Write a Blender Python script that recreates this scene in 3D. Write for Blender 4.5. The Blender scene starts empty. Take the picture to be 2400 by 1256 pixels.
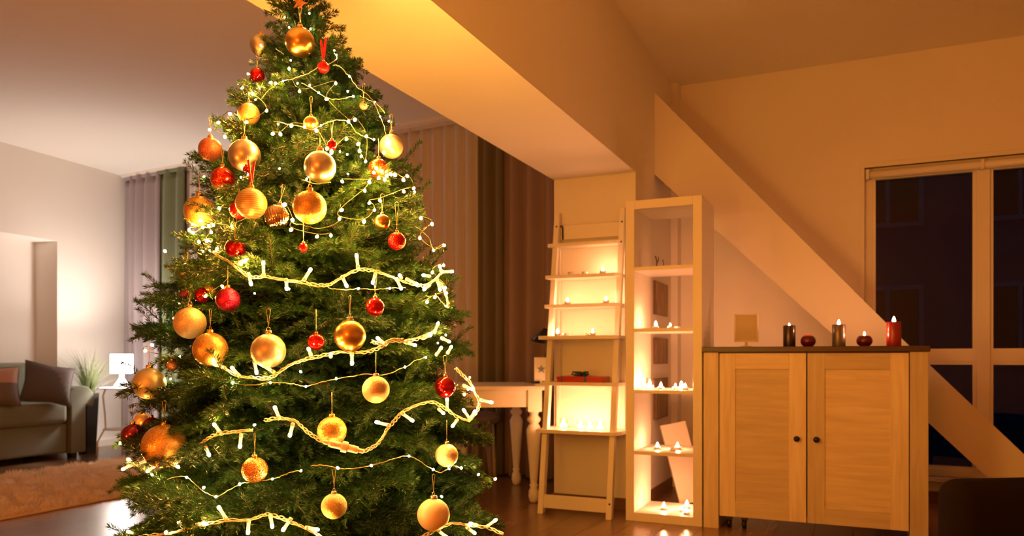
import bpy, math, random
import numpy as np
from mathutils import Vector, Matrix

# ------------------------------------------------------------------ camera, world, exposure, big lights
S = bpy.context.scene
COL = S.collection
H, F = 0.94, 1789.0
YAW = math.radians(24.4)
CY, SY = math.cos(YAW), math.sin(YAW)
cam_d = bpy.data.cameras.new('camera')
cam = bpy.data.objects.new('camera', cam_d); COL.objects.link(cam)
cam.location = (0, 0, H); cam.rotation_euler = (math.pi/2, 0, YAW)
cam_d.sensor_width = 36; cam_d.lens = F/2400*36; cam_d.shift_y = 212/2400
cam_d.clip_start = 0.05
cam_d.dof.use_dof = True; cam_d.dof.focus_distance = 1.95; cam_d.dof.aperture_fstop = 4.6
S.camera = cam
S.view_settings.view_transform = 'Standard'; S.view_settings.look = 'None'
S.view_settings.gamma = 1; S.view_settings.use_curve_mapping = False
S.view_settings.exposure = 0.5
S.render.use_compositing = False
try:
    S.cycles.use_denoising = True
    S.cycles.max_bounces = 7; S.cycles.diffuse_bounces = 4; S.cycles.glossy_bounces = 4
    S.cycles.transparent_max_bounces = 12; S.cycles.sample_clamp_indirect = 4.0
    S.cycles.caustics_reflective = False; S.cycles.caustics_refractive = False
    S.cycles.use_light_tree = True
    S.cycles.use_adaptive_sampling = True; S.cycles.adaptive_threshold = 0.02
except Exception: pass

wd = bpy.data.worlds.new('night_sky'); S.world = wd; wd.use_nodes = True
bgn = wd.node_tree.nodes['Background']
bgn.inputs[0].default_value = (0.30, 0.45, 1.0, 1); bgn.inputs[1].default_value = 0.045

def lamp(name, loc, energy, color, radius, kind='POINT', size=None, rot=None):
    l = bpy.data.lights.new(name, kind); l.energy = energy; l.color = color
    if kind == 'POINT': l.shadow_soft_size = radius
    if kind == 'AREA': l.shape = 'DISK'; l.size = size
    o = bpy.data.objects.new(name, l); COL.objects.link(o); o.location = loc
    if rot: o.rotation_euler = rot
    return o
# added unseen fill lights that warm the room and the beam underside
lamp('room_fill_light', (-.55, -1.0, 1.45), 56, (1, .17, .006), .2)
lamp('low_fill_light', (-1.95, -.3, .5), 40, (1, .27, .02), .2)

# ------------------------------------------------------------------ helpers
def wp(px, py, d):
    r = (px-1200)/F*d; u = (840-py)/F*d
    return Vector((CY*r - SY*d, SY*r + CY*d, H+u))
def flo(px, py, z=0.0):
    return wp(px, py, (H-z)*F/(py-840))
def onY(px, py, Y):
    q = (px-1200)/F
    return wp(px, py, Y/(SY*q+CY))
def onX(px, py, X):
    q = (px-1200)/F
    return wp(px, py, X/(CY*q-SY))

class MB:
    def __init__(s): s.v=[]; s.f=[]; s.m=[]; s.sm=[]
    def add(s, vs, fs, mi=0, smooth=False):
        b=len(s.v); s.v += [tuple(v) for v in vs]
        for f in fs: s.f.append([b+i for i in f]); s.m.append(mi); s.sm.append(smooth)
    def box(s, x0,x1,y0,y1,z0,z1, mi=0):
        vs=[(x0,y0,z0),(x1,y0,z0),(x1,y1,z0),(x0,y1,z0),(x0,y0,z1),(x1,y0,z1),(x1,y1,z1),(x0,y1,z1)]
        s.add(vs,[(0,3,2,1),(4,5,6,7),(0,1,5,4),(1,2,6,5),(2,3,7,6),(3,0,4,7)],mi)
    def hexa(s, v8, mi=0):
        s.add(v8,[(0,3,2,1),(4,5,6,7),(0,1,5,4),(1,2,6,5),(2,3,7,6),(3,0,4,7)],mi)
    def prism(s, poly, axis, a, b, mi=0):
        # poly of (p,q); axis 'x': (a,p,q), 'y': (p,a,q), 'z': (p,q,a)
        n=len(poly)
        def mk(p,q,t): return {'x':(t,p,q),'y':(p,t,q),'z':(p,q,t)}[axis]
        vs=[mk(p,q,a) for p,q in poly]+[mk(p,q,b) for p,q in poly]
        fs=[tuple(range(n)),tuple(range(2*n-1,n-1,-1))]+[(i,i+n,(i+1)%n+n,(i+1)%n) for i in range(n)]
        s.add(vs,fs,mi)
    def tube(s, pts, r, n=8, mi=0, closed_ends=True, rs=None):
        pts=[Vector(p) for p in pts]; N=len(pts); vs=[]; fs=[]
        ref=None
        for i,p in enumerate(pts):
            t=(pts[min(i+1,N-1)]-pts[max(i-1,0)]);
            t = t.normalized() if t.length>1e-9 else Vector((0,0,1))
            if ref is None:
                ref = Vector((0,0,1)) if abs(t.z)<.9 else Vector((1,0,0))
            u=(ref-t*ref.dot(t)).normalized(); w=t.cross(u); ref=u
            rr = rs[i] if rs else r
            for k in range(n):
                a=2*math.pi*k/n; vs.append(p+u*math.cos(a)*rr+w*math.sin(a)*rr)
        for i in range(N-1):
            for k in range(n):
                fs.append((i*n+k,i*n+(k+1)%n,(i+1)*n+(k+1)%n,(i+1)*n+k))
        s.add(vs,fs,mi,True)
        if closed_ends:
            b=len(s.v)-len(vs)
            s.f.append([b+k for k in range(n)][::-1]); s.m.append(mi); s.sm.append(False)
            s.f.append([b+(N-1)*n+k for k in range(n)]); s.m.append(mi); s.sm.append(False)
    def lathe(s, prof, n=24, c=(0,0,0), mi=0, smooth=True, lobes=0, amp=0, twist=0):
        vs=[];fs=[]; N=len(prof)
        for i,(r,z) in enumerate(prof):
            for k in range(n):
                a=2*math.pi*k/n; rr=r
                if lobes: rr=r*(1+amp*abs(math.sin(lobes*(a+twist*z)/2))-amp)
                vs.append((c[0]+rr*math.cos(a),c[1]+rr*math.sin(a),c[2]+z))
        for i in range(N-1):
            for k in range(n):
                fs.append((i*n+k,i*n+(k+1)%n,(i+1)*n+(k+1)%n,(i+1)*n+k))
        s.add(vs,fs,mi,smooth)
    def build(s, name, mats, parent=None, loc=None, rot=None, bevel=0, subsurf=0, seg=2):
        me=bpy.data.meshes.new(name); me.from_pydata(s.v,[],s.f)
        if not isinstance(mats,(list,tuple)): mats=[mats]
        for m in mats: me.materials.append(m)
        me.polygons.foreach_set('material_index',s.m); me.polygons.foreach_set('use_smooth',s.sm)
        me.update()
        o=bpy.data.objects.new(name,me); COL.objects.link(o)
        if parent: o.parent=parent
        if loc is not None: o.location=loc
        if rot is not None: o.rotation_euler=rot
        if bevel:
            b=o.modifiers.new('b','BEVEL'); b.width=bevel; b.segments=seg; b.limit_method='ANGLE'; b.angle_limit=math.radians(40)
        if subsurf:
            b=o.modifiers.new('s','SUBSURF'); b.levels=subsurf; b.render_levels=subsurf
        return o

def tag(o,label=None,cat=None,group=None,kind=None):
    if label: o['label']=label
    if cat: o['category']=cat
    if group: o['group']=group
    if kind: o['kind']=kind
    return o
def root(name,loc,label,cat,group=None,rz=0):
    o=bpy.data.objects.new(name,None); COL.objects.link(o); o.location=loc; o.rotation_euler=(0,0,rz)
    o.empty_display_size=.05
    return tag(o,label,cat,group)
def copy_part(o,parent):
    c=o.copy(); COL.objects.link(c); c.parent=parent
    return c
def box(name,x0,x1,y0,y1,z0,z1,mat,parent=None,bevel=0,kind=None):
    m=MB(); m.box(x0,x1,y0,y1,z0,z1); o=m.build(name,mat,parent,bevel=bevel)
    if kind: o['kind']=kind
    return o

# ------------------------------------------------------------------ materials
def mat(name, col, rough=.5, metal=0, bump=0, bscale=40, var=0, vscale=3, emit=None, estr=0, coat=0, spec=None, stretch=None, detail=3, sheen=0, alpha=None):
    m=bpy.data.materials.new(name); m.use_nodes=True; nt=m.node_tree; N=nt.nodes; L=nt.links
    b=N['Principled BSDF']; b.inputs['Base Color'].default_value=(*col,1)
    b.inputs['Roughness'].default_value=rough; b.inputs['Metallic'].default_value=metal
    if spec is not None: b.inputs['Specular IOR Level'].default_value=spec
    if coat: b.inputs['Coat Weight'].default_value=coat; b.inputs['Coat Roughness'].default_value=.08
    if sheen: b.inputs['Sheen Weight'].default_value=sheen
    if alpha is not None: b.inputs['Alpha'].default_value=alpha
    tc=N.new('ShaderNodeTexCoord'); mp=N.new('ShaderNodeMapping'); L.new(tc.outputs['Object'],mp.inputs[0])
    if stretch: mp.inputs['Scale'].default_value=stretch
    if var or not bump:
        n=N.new('ShaderNodeTexNoise'); n.inputs['Scale'].default_value=vscale; n.inputs['Detail'].default_value=detail
        L.new(mp.outputs[0],n.inputs['Vector'])
        mx=N.new('ShaderNodeMix'); mx.data_type='RGBA'; L.new(n.outputs[0],mx.inputs[0])
        v=var or .03
        mx.inputs[6].default_value=(*[c*(1-v) for c in col],1); mx.inputs[7].default_value=(*[min(1,c*(1+v)) for c in col],1)
        L.new(mx.outputs[2],b.inputs['Base Color'])
    if bump:
        n=N.new('ShaderNodeTexNoise'); n.inputs['Scale'].default_value=bscale; n.inputs['Detail'].default_value=4
        L.new(mp.outputs[0],n.inputs['Vector'])
        bp=N.new('ShaderNodeBump'); bp.inputs['Strength'].default_value=bump; bp.inputs['Distance'].default_value=.005
        L.new(n.outputs[0],bp.inputs['Height']); L.new(bp.outputs[0],b.inputs['Normal'])
    if emit: b.inputs['Emission Color'].default_value=(*emit,1); b.inputs['Emission Strength'].default_value=estr
    return m
def glow(name,col,strength):
    m=bpy.data.materials.new(name); m.use_nodes=True; nt=m.node_tree; nt.nodes.clear()
    e=nt.nodes.new('ShaderNodeEmission'); o=nt.nodes.new('ShaderNodeOutputMaterial')
    e.inputs[0].default_value=(*col,1); e.inputs[1].default_value=strength; nt.links.new(e.outputs[0],o.inputs[0])
    return m
def glitter(name,col,rough=.4,metal=.8,scale=90,strength=.5,amount=.8,base2=None):
    m=bpy.data.materials.new(name); m.use_nodes=True; nt=m.node_tree; N=nt.nodes; L=nt.links
    b=N['Principled BSDF']; b.inputs['Metallic'].default_value=metal
    tc=N.new('ShaderNodeTexCoord'); vo=N.new('ShaderNodeTexVoronoi'); vo.inputs['Scale'].default_value=scale
    L.new(tc.outputs['Object'],vo.inputs['Vector'])
    # random tilt per flake
    geo=N.new('ShaderNodeNewGeometry'); sub=N.new('ShaderNodeVectorMath'); sub.operation='SUBTRACT'; sub.inputs[1].default_value=(.5,.5,.5)
    L.new(vo.outputs['Color'],sub.inputs[0]); sc=N.new('ShaderNodeVectorMath'); sc.operation='SCALE'; sc.inputs['Scale'].default_value=amount
    L.new(sub.outputs[0],sc.inputs[0]); ad=N.new('ShaderNodeVectorMath'); ad.operation='ADD'
    L.new(geo.outputs['Normal'],ad.inputs[0]); L.new(sc.outputs[0],ad.inputs[1])
    no=N.new('ShaderNodeVectorMath'); no.operation='NORMALIZE'; L.new(ad.outputs[0],no.inputs[0]); L.new(no.outputs[0],b.inputs['Normal'])
    mx=N.new('ShaderNodeMix'); mx.data_type='RGBA'; sep=N.new('ShaderNodeSeparateColor'); L.new(vo.outputs['Color'],sep.inputs[0]); L.new(sep.outputs[1],mx.inputs[0])
    b2 = base2 or tuple(min(1,c*1.35+.02) for c in col)
    mx.inputs[6].default_value=(*[c*.75 for c in col],1); mx.inputs[7].default_value=(*b2,1); L.new(mx.outputs[2],b.inputs['Base Color'])
    mr=N.new('ShaderNodeMapRange'); L.new(sep.outputs[2],mr.inputs[0]); mr.inputs[3].default_value=rough*.5; mr.inputs[4].default_value=rough*1.4
    L.new(mr.outputs[0],b.inputs['Roughness'])
    return m
def woodmat(name,c0,c1,scale=(1,8,8),rough=.4,nscale=2.2,rnd=True,coat=0,bump=.08):
    m=bpy.data.materials.new(name); m.use_nodes=True; nt=m.node_tree; N=nt.nodes; L=nt.links
    b=N['Principled BSDF']; b.inputs['Roughness'].default_value=rough
    if coat: b.inputs['Coat Weight'].default_value=coat; b.inputs['Coat Roughness'].default_value=.25
    tc=N.new('ShaderNodeTexCoord'); oi=N.new('ShaderNodeObjectInfo'); 
    mp=N.new('ShaderNodeMapping'); mp.inputs['Scale'].default_value=scale; L.new(tc.outputs['Object'],mp.inputs[0])
    if rnd:
        cv=N.new('ShaderNodeVectorMath'); cv.operation='SCALE'; cv.inputs[0].default_value=(17,31,23); L.new(oi.outputs['Random'],cv.inputs['Scale']); L.new(cv.outputs[0],mp.inputs['Location'])
    n=N.new('ShaderNodeTexNoise'); n.inputs['Scale'].default_value=nscale; n.inputs['Detail'].default_value=6; n.inputs['Distortion'].default_value=.6
    L.new(mp.outputs[0],n.inputs['Vector'])
    cr=N.new('ShaderNodeValToRGB'); cr.color_ramp.elements[0].position=.3; cr.color_ramp.elements[1].position=.72
    cr.color_ramp.elements[0].color=(*c0,1); cr.color_ramp.elements[1].color=(*c1,1); L.new(n.outputs[0],cr.inputs[0])
    hs=N.new('ShaderNodeHueSaturation'); L.new(cr.outputs[0],hs.inputs['Color'])
    mr=N.new('ShaderNodeMapRange'); mr.inputs[3].default_value=.82; mr.inputs[4].default_value=1.18; L.new(oi.outputs['Random'],mr.inputs[0])
    if rnd: L.new(mr.outputs[0],hs.inputs['Value'])
    L.new(hs.outputs[0],b.inputs['Base Color'])
    bp=N.new('ShaderNodeBump'); bp.inputs['Strength'].default_value=bump; bp.inputs['Distance'].default_value=.003; L.new(n.outputs[0],bp.inputs['Height']); L.new(bp.outputs[0],b.inputs['Normal'])
    return m

M={}
M['wall']=mat('wall_paint',(.80,.76,.70),.75,bump=.04,bscale=120,var=.02)
M['ceil']=mat('ceiling_paint',(.80,.76,.70),.85,bump=.02,bscale=90,var=.015)
M['white']=mat('white_lacquer',(.84,.80,.74),.35,var=.02)
M['whitewood']=mat('white_painted_wood',(.82,.77,.68),.4,bump=.05,bscale=20,var=.03,stretch=(6,6,1))
M['frame']=mat('window_frame_white',(.78,.74,.70),.35,var=.02)
M['plank']=woodmat('floor_wood',(.13,.062,.028),(.27,.145,.07),scale=(9,1,9),rough=.27,coat=.3)
M['floorbase']=mat('floor_base',(.05,.025,.012),.6)
M['base']=woodmat('baseboard_wood',(.12,.06,.03),(.2,.1,.05),rough=.4)
M['oakv']=woodmat('pale_oak_vertical',(.58,.49,.36),(.74,.65,.50),scale=(14,14,1.0),rough=.45,nscale=3,rnd=True)
M['oakh']=woodmat('pale_oak_horizontal',(.60,.50,.36),(.74,.64,.48),scale=(1.0,14,14),rough=.45,nscale=3,rnd=True)
M['darktop']=woodmat('dark_wenge_top_gap_shade',(.022,.011,.008),(.045,.022,.015),scale=(1,10,10),rough=.35)
M['black']=mat('black_metal',(.012,.011,.01),.35,metal=.3)
M['purple']=mat('mauve_fabric',(.31,.26,.265),.8,bump=.2,bscale=200,var=.06,sheen=.3)
M['olive']=mat('olive_green_fabric',(.13,.15,.07),.8,bump=.2,bscale=200,var=.06,sheen=.2)
M['taupe']=mat('dark_taupe_fabric',(.30,.20,.17),.8,bump=.2,bscale=200,var=.06,sheen=.2)
M['dkolive']=mat('dark_olive_fabric',(.16,.13,.075),.8,bump=.2,bscale=200,var=.06,sheen=.2)
M['sheer']=mat('sheer_voile',(.72,.66,.60),.9,var=.05,vscale=30,alpha=.84,stretch=(1,1,.05))
M['sofa']=mat('grey_green_upholstery',(.15,.155,.10),.85,bump=.3,bscale=260,var=.08,sheen=.3)
M['brownsofa']=mat('dark_brown_upholstery',(.010,.005,.004),.85,bump=.3,bscale=200,var=.1,spec=.15)
M['pilgrey']=mat('grey_cushion_fabric',(.09,.075,.07),.85,bump=.3,bscale=200,var=.1)
M['pilpink']=mat('salmon_cushion_fabric',(.45,.27,.22),.85,bump=.3,bscale=200,var=.08)
M['pilmid']=mat('taupe_cushion_fabric',(.15,.12,.11),.85,bump=.3,bscale=200,var=.08)
M['rug']=mat('rug_backing',(.6,.44,.3),.95,bump=.3,bscale=60,var=.1)
M['pile']=mat('beige_shaggy_pile',(.85,.66,.50),.9,var=.25,vscale=6,sheen=.3)
M['blade']=mat('grass_blade_green',(.16,.20,.075),.55,var=.35,vscale=9)
M['pot']=mat('black_planter',(.02,.018,.016),.4)
M['lampshade']=glow('lit_lampshade',(1,.87,.78),30.0)
M['ceramic']=mat('white_ceramic',(.85,.84,.82),.12,coat=.6)
M['tablewhite']=mat('white_wire_metal',(.7,.68,.64),.3)
M['glass']=None
M['needle']=None
M['bark']=mat('twig_bark',(.035,.022,.010),.8,bump=.4,bscale=80,var=.2)
M['wire']=mat('silver_copper_wire',(.75,.6,.4),.3,metal=.9)
M['darkwire']=mat('dark_green_cable',(.02,.025,.012),.5)
M['cable']=mat('cream_cable',(.66,.56,.46),.35,var=.04)
M['plug']=mat('cream_plastic_connector',(.95,.92,.86),.3,var=.02)
M['tube']=glow('lit_tube_bulb',(1,.62,.20),1.9)
M['tubetip']=glow('lit_tube_bulb_tip',(1,.42,.06),650)
M['rice']=glow('lit_rice_bulb',(1,.40,.045),1050)
M['fairy']=glow('lit_fairy_bulb',(1,.62,.16),650)
M['flame']=glow('candle_flame',(1,.38,.16),520)
M['tin']=mat('tealight_tin',(.8,.78,.74),.3,metal=.6)
M['waxglow']=mat('glowing_white_wax',(.9,.8,.65),.4,emit=(1,.5,.2),estr=5)  # flame glow inside the wax put in as emission
M['waxdark']=mat('dark_brown_wax',(.03,.012,.01),.3,coat=.3)
M['waxred']=mat('red_wax',(.11,.003,.006),.28,coat=.4)
M['waxredlit']=mat('red_pillar_wax',(.30,.006,.012),.3,coat=.3)
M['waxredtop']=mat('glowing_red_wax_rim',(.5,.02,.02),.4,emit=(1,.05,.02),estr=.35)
M['waxsilver']=mat('silver_grey_wax',(.17,.14,.14),.3,metal=.4)
M['giftred']=mat('red_gift_wrap',(.50,.01,.012),.3,var=.04)
M['ribbonblue']=mat('dark_blue_ribbon',(.04,.09,.14),.35)
M['starblue']=mat('blue_grey_star',(.22,.28,.38),.6)
M['redribbon']=mat('red_satin_ribbon',(.62,.01,.02),.35,var=.05)
M['capgold']=mat('gold_cap_metal',(.75,.5,.2),.25,metal=1)
M['capsilver']=mat('silver_cap_metal',(.65,.55,.45),.25,metal=1)
M['pale']=mat('cream_canvas',(.74,.66,.55),.7,var=.03)
M['tan']=mat('beige_placard',(.56,.47,.33),.6)
M['artbark']=woodmat('dark_bark_picture',(.06,.035,.02),(.42,.27,.12),scale=(12,12,1.4),rough=.5,nscale=4)
M['facade']=mat('night_facade',(.10,.13,.18),.9,var=.1)
M['facadewin']=mat('night_facade_window',(.35,.38,.42),.3)
M['grey_seat']=mat('grey_mauve_upholstery',(.22,.17,.16),.8,bump=.2,bscale=150,var=.05)
M['hedge']=mat('dark_shrub',(.03,.05,.02),.8,var=.3,vscale=5)
M['ground']=mat('outside_ground',(.05,.05,.05),.9)

def mk_glass(name,alpha_mix=.12,col=(1,1,1)):
    m=bpy.data.materials.new(name); m.use_nodes=True; nt=m.node_tree; nt.nodes.clear(); N=nt.nodes; L=nt.links
    t=N.new('ShaderNodeBsdfTransparent'); t.inputs[0].default_value=(*col,1)
    g=N.new('ShaderNodeBsdfGlossy'); g.inputs['Roughness'].default_value=.02
    fr0=N.new('ShaderNodeLayerWeight'); fr0.inputs[0].default_value=.5
    p5=N.new('ShaderNodeMath'); p5.operation='POWER'; p5.inputs[1].default_value=4; L.new(fr0.outputs['Facing'],p5.inputs[0])
    fr=N.new('ShaderNodeMath'); fr.operation='MULTIPLY_ADD'; fr.inputs[1].default_value=.8; fr.inputs[2].default_value=.02; L.new(p5.outputs[0],fr.inputs[0])
    mx=N.new('ShaderNodeMixShader'); o=N.new('ShaderNodeOutputMaterial')
    L.new(fr.outputs[0],mx.inputs[0]); L.new(t.outputs[0],mx.inputs[1]); L.new(g.outputs[0],mx.inputs[2]); L.new(mx.outputs[0],o.inputs[0])
    return m
M['glass']=mk_glass('window_glass',col=(.55,.6,.65))
M['cup']=mk_glass('clear_cup_glass',col=(.97,.95,.92))

def needle_mat():
    m=bpy.data.materials.new('fir_needles'); m.use_nodes=True; nt=m.node_tree; N=nt.nodes; L=nt.links
    b=N['Principled BSDF']; b.inputs['Roughness'].default_value=.36; b.inputs['Specular IOR Level'].default_value=.4
    oi=N.new('ShaderNodeObjectInfo'); tc=N.new('ShaderNodeTexCoord'); n=N.new('ShaderNodeTexNoise'); n.inputs['Scale'].default_value=14
    L.new(tc.outputs['Object'],n.inputs['Vector'])
    ad=N.new('ShaderNodeMath'); ad.operation='MULTIPLY_ADD'; ad.inputs[1].default_value=.5; L.new(oi.outputs['Random'],ad.inputs[0])
    mu=N.new('ShaderNodeMath'); mu.operation='MULTIPLY'; mu.inputs[1].default_value=.6; L.new(n.outputs[0],mu.inputs[0]); L.new(mu.outputs[0],ad.inputs[2])
    cr=N.new('ShaderNodeValToRGB'); e=cr.color_ramp.elements; e[0].position=.15; e[1].position=.85
    e[0].color=(.005,.026,.014,1); e[1].color=(.021,.072,.012,1); L.new(ad.outputs[0],cr.inputs[0]); L.new(cr.outputs[0],b.inputs['Base Color'])
    return m
M['needle']=needle_mat()

# ------------------------------------------------------------------ STRUCTURE
CEIL=2.96; YB=5.67
XB0,XB1,ZB=-1.796,-1.255,2.095      # beam / pillar
XR=3.0; YF=-2.2
# curtain line and left wall line
CL=Vector((-7.397,5.916)); CR=Vector((-3.179,5.583)); cdir=(CR-CL).normalized(); cn=Vector((-cdir.y,cdir.x))
def cpt(s,off=0):
    p=CL+cdir*s+cn*off; return p
def cs_from_px(px):
    q=(px-1200)/F; dv=Vector((CY*q-SY,SY*q+CY))
    # CL + s*cdir = t*dv
    A=Matrix(((cdir.x,-dv.x),(cdir.y,-dv.y))); r=A.inverted()@Vector((-CL.x,-CL.y)); return r[0]
LW0=Vector((-7.397-.02,5.916)); ldir=(Vector((-7.257,4.49))-Vector((-7.397,5.916))).normalized()

floor=MB(); floor.box(-8.6,XR+.3,YF-.3,6.3,-.12,-.008); fl=floor.build('floor',M['floorbase']); fl['kind']='structure'
# planks: individual boards, running along Y
random.seed(5)
pw=.192; prot={}
x=-7.9; cnt=0; row=0
far=MB()
while x<XR+.2:
    y=YF-.3-random.random()*1.2
    while y<6.25:
        L=1.9; y1=min(y+L,6.25)
        cx,cyy=x+pw/2,(y+y1)/2
        dd=-SY*cx+CY*cyy; rr=CY*cx+SY*cyy
        vis = dd>.8 and abs(rr/dd)<.80 and y1-y>.3
        if vis and cnt<298:
            key=round(y1-y,2)
            if key not in prot:
                m=MB(); l=key/2-.0012
                m.box(-pw/2+.0009,pw/2-.0009,-l,l,-.008,0)
                o=m.build('floor_plank',M['plank'],fl); prot[key]=o
            else:
                o=prot[key].copy(); COL.objects.link(o)
            o.location=(cx,cyy,0); cnt+=1
        else:
            far.box(x+.0009,x+pw-.0009,y+.0012,y1-.0012,-.008,0)
        y+=L
    x+=pw
o=far.build('floor_planks_beyond',M['plank'],fl); o['kind']='stuff'

m=MB(); m.box(-8.6,XR+.3,YF-.3,6.3,CEIL,CEIL+.1); m.build('ceiling',M['ceil'])['kind']='structure'
# ceiling beam and pillar
m=MB(); m.box(XB0,XB1,YF,YB+.2,ZB,CEIL+.001); tag(m.build('ceiling_beam',M['wall']),kind='structure')
m=MB(); m.box(XB0,XB1,4.62,YB+.2,0,ZB); tag(m.build('pillar',M['wall']),kind='structure')
# right back wall with window opening
WX0,WX1,WZ0,WZ1=.039,2.10,.17,2.223
m=MB(); yb2=YB+.22
m.box(XB1,WX0,YB,yb2,0,CEIL); m.box(WX1,XR+.2,YB,yb2,0,CEIL); m.box(WX0,WX1,YB,yb2,0,WZ0); m.box(WX0,WX1,YB,yb2,WZ1,CEIL)
tag(m.build('wall_back',M['wall']),kind='structure')
m=MB(); m.box(XR,XR+.2,YF,YB,0,CEIL); tag(m.build('wall_right',M['wall']),kind='structure')
m=MB(); m.box(-8.6,XR,YF-.2,YF,0,CEIL); tag(m.build('wall_front',M['wall']),kind='structure')
# diagonal brace (boxed roof strut) in front of the window wall
m=MB()
up=[(-1.255,2.74),(-1.15,2.62),(.252,1.042),(.852,.399),(1.225,0)]; lo=[(.934,0),(.645,.289),(-.123,1.07),(-1.095,2.026),(-1.255,2.186)]
m.prism(up+lo,'y',5.11,5.36); tag(m.build('diagonal_strut',M['wall']),kind='structure')
# window 1 : frame, mullion, transom, panes, roller blind
m=MB(); fy0,fy1=YB+.03,YB+.10
m.box(WX0,WX0+.05,fy0,fy1,WZ0,WZ1); m.box(WX1-.05,WX1,fy0,fy1,WZ0,WZ1); m.box(WX0+.05,WX1-.05,fy0,fy1,WZ1-.06,WZ1); m.box(WX0+.05,WX1-.05,fy0,fy1,WZ0,WZ0+.05)
win=m.build('window_1',M['frame'],bevel=.004); win['kind']='structure'
for k,(a,b) in enumerate([(.69,.767),(1.37,1.447)]):
    box('mullion',a,b,fy0-.01,fy1,WZ0+.05,WZ1-.06,M['frame'],win,bevel=.004)
segs=[(WX0+.05,.69),(.767,1.37),(1.447,WX1-.05)]
for a,b in segs:
    box('transom',a-.012,b+.012,fy0,fy1-.005,.918,.986,M['frame'],win)
    for z0,z1 in ((WZ0+.05,.918),(.986,WZ1-.06)):
        mm=MB(); 
        mm.box(a,a+.018,fy0+.005,fy1-.01,z0,z1); mm.box(b-.018,b,fy0+.005,fy1-.01,z0,z1); mm.box(a+.018,b-.018,fy0+.005,fy1-.01,z0,z0+.018); mm.box(a+.018,b-.018,fy0+.005,fy1-.01,z1-.018,z1)
        mm.build('sash',M['frame'],win)
        box('pane',a+.016,b-.016,fy0+.03,fy0+.04,z0+.016,z1-.016,M['glass'],win)
box('window_sill',WX0-.02,WX1+.02,YB-.04,YB+.03,WZ0-.03,WZ0,M['frame'],win,bevel=.004)
# trim round the opening
m=MB(); m.box(WX0-.03,WX0,YB-.008,YB+.03,WZ0,WZ1); m.box(WX0-.03,WX1+.03,YB-.008,YB+.03,WZ1,WZ1+.03); m.box(WX1,WX1+.03,YB-.008,YB+.03,WZ0,WZ1)
tag(m.build('trim_1',M['frame'],bevel=.003),kind='structure')
rb=root('roller_blind',(WX0+.03,YB-.0,WZ1-.05),'white rolled-up blind cassette along the top of the dark window','blind')
m=MB(); m.tube([(0.0,0,0),(1.3,0,0),(1.98,0,0)],.026,14); m.build('roller_tube',M['frame'],rb)
m=MB(); m.box(-.022,-.002,-.034,.034,-.034,.034); m.build('end_bracket',M['frame'],rb,bevel=.004)
m=MB(); m.box(.64,.66,-.032,.032,-.032,.032); m.build('joint_bracket',M['frame'],rb,bevel=.004)

# left wall with a niche
def lw(t,off=0):
    p=LW0+ldir*t; nn=Vector((-ldir.y,ldir.x)) # points to +x?
    if nn.x<0: nn=-nn
    return p+nn*off
def lw_from_px(px):
    q=(px-1200)/F; dv=Vector((CY*q-SY,SY*q+CY)); A=Matrix(((ldir.x,-dv.x),(ldir.y,-dv.y))); r=A.inverted()@Vector((-LW0.x,-LW0.y)); return r[0],r[1]
tn,dn=lw_from_px(134); nz=H+275/F*dn; ND=.30
def wallbox(mb,t0,t1,o0,o1,z0,z1):
    a,b,c,d=lw(t0,o0),lw(t1,o0),lw(t1,o1),lw(t0,o1)
    mb.hexa([(*a,z0),(*b,z0),(*c,z0),(*d,z0),(*a,z1),(*b,z1),(*c,z1),(*d,z1)])
m=MB(); TE=8.4; tn1=tn+3.2
wallbox(m,-.4,tn,-.25-ND,0,0,CEIL); wallbox(m,tn,tn1,-.25-ND,0,nz,CEIL); wallbox(m,tn1,TE,-.25-ND,0,0,CEIL); wallbox(m,tn,tn1,-.25-ND,-ND,0,nz)
tag(m.build('wall_left',M['wall']),kind='structure')
# far wall behind the curtains (with a window opening) -----------------
SW0=cs_from_px(900); SW1=cs_from_px(1128)
def fwbox(mb,s0,s1,o0,o1,z0,z1):
    a,b,c,d=cpt(s0,o0),cpt(s1,o0),cpt(s1,o1),cpt(s0,o1)
    mb.hexa([(*a,z0),(*b,z0),(*c,z0),(*d,z0),(*a,z1),(*b,z1),(*c,z1),(*d,z1)])
m=MB(); wo0,wo1=.16,.34
W2=(2.6,5.0); W3=(.95,2.1); z0,z1=1.22,2.6
fwbox(m,-.3,W3[0],wo0,wo1,0,CEIL); fwbox(m,W3[1],W2[0],wo0,wo1,0,CEIL); fwbox(m,W2[1],6.2,wo0,wo1,0,CEIL)
for w in (W2,W3): fwbox(m,w[0],w[1],wo0,wo1,0,z0); fwbox(m,w[0],w[1],wo0,wo1,z1,CEIL)
tag(m.build('wall_far',M['wall']),kind='structure')
for k,(w,nm) in enumerate(((W2,'window_2'),(W3,'window_3'))):
    m=MB(); t=.06
    fwbox(m,w[0],w[0]+t,.2,.26,z0,z1); fwbox(m,w[1]-t,w[1],.2,.26,z0,z1); fwbox(m,w[0]+t,w[1]-t,.2,.26,z1-t,z1); fwbox(m,w[0]+t,w[1]-t,.2,.26,z0,z0+t)
    wo=m.build(nm,M['frame']); wo['kind']='structure'
    n=3 if k==0 else 1
    for i in range(1,n):
        s=w[0]+(w[1]-w[0])*i/n; m=MB(); fwbox(m,s-.035,s+.035,.2,.26,z0+t,z1-t); m.build('mullion',M['frame'],wo)
    for i in range(n):
        s0_=w[0]+(w[1]-w[0])*i/n+.036; s1_=w[0]+(w[1]-w[0])*(i+1)/n-.036
        m=MB(); fwbox(m,s0_,s1_,.225,.235,z0+t,z1-t); m.build('pane',M['glass'],wo)
    m=MB(); fwbox(m,w[0]-.04,w[1]+.04,.11,.17,z0-.035,z0); m.build('window_sill',M['frame'],wo)
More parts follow.
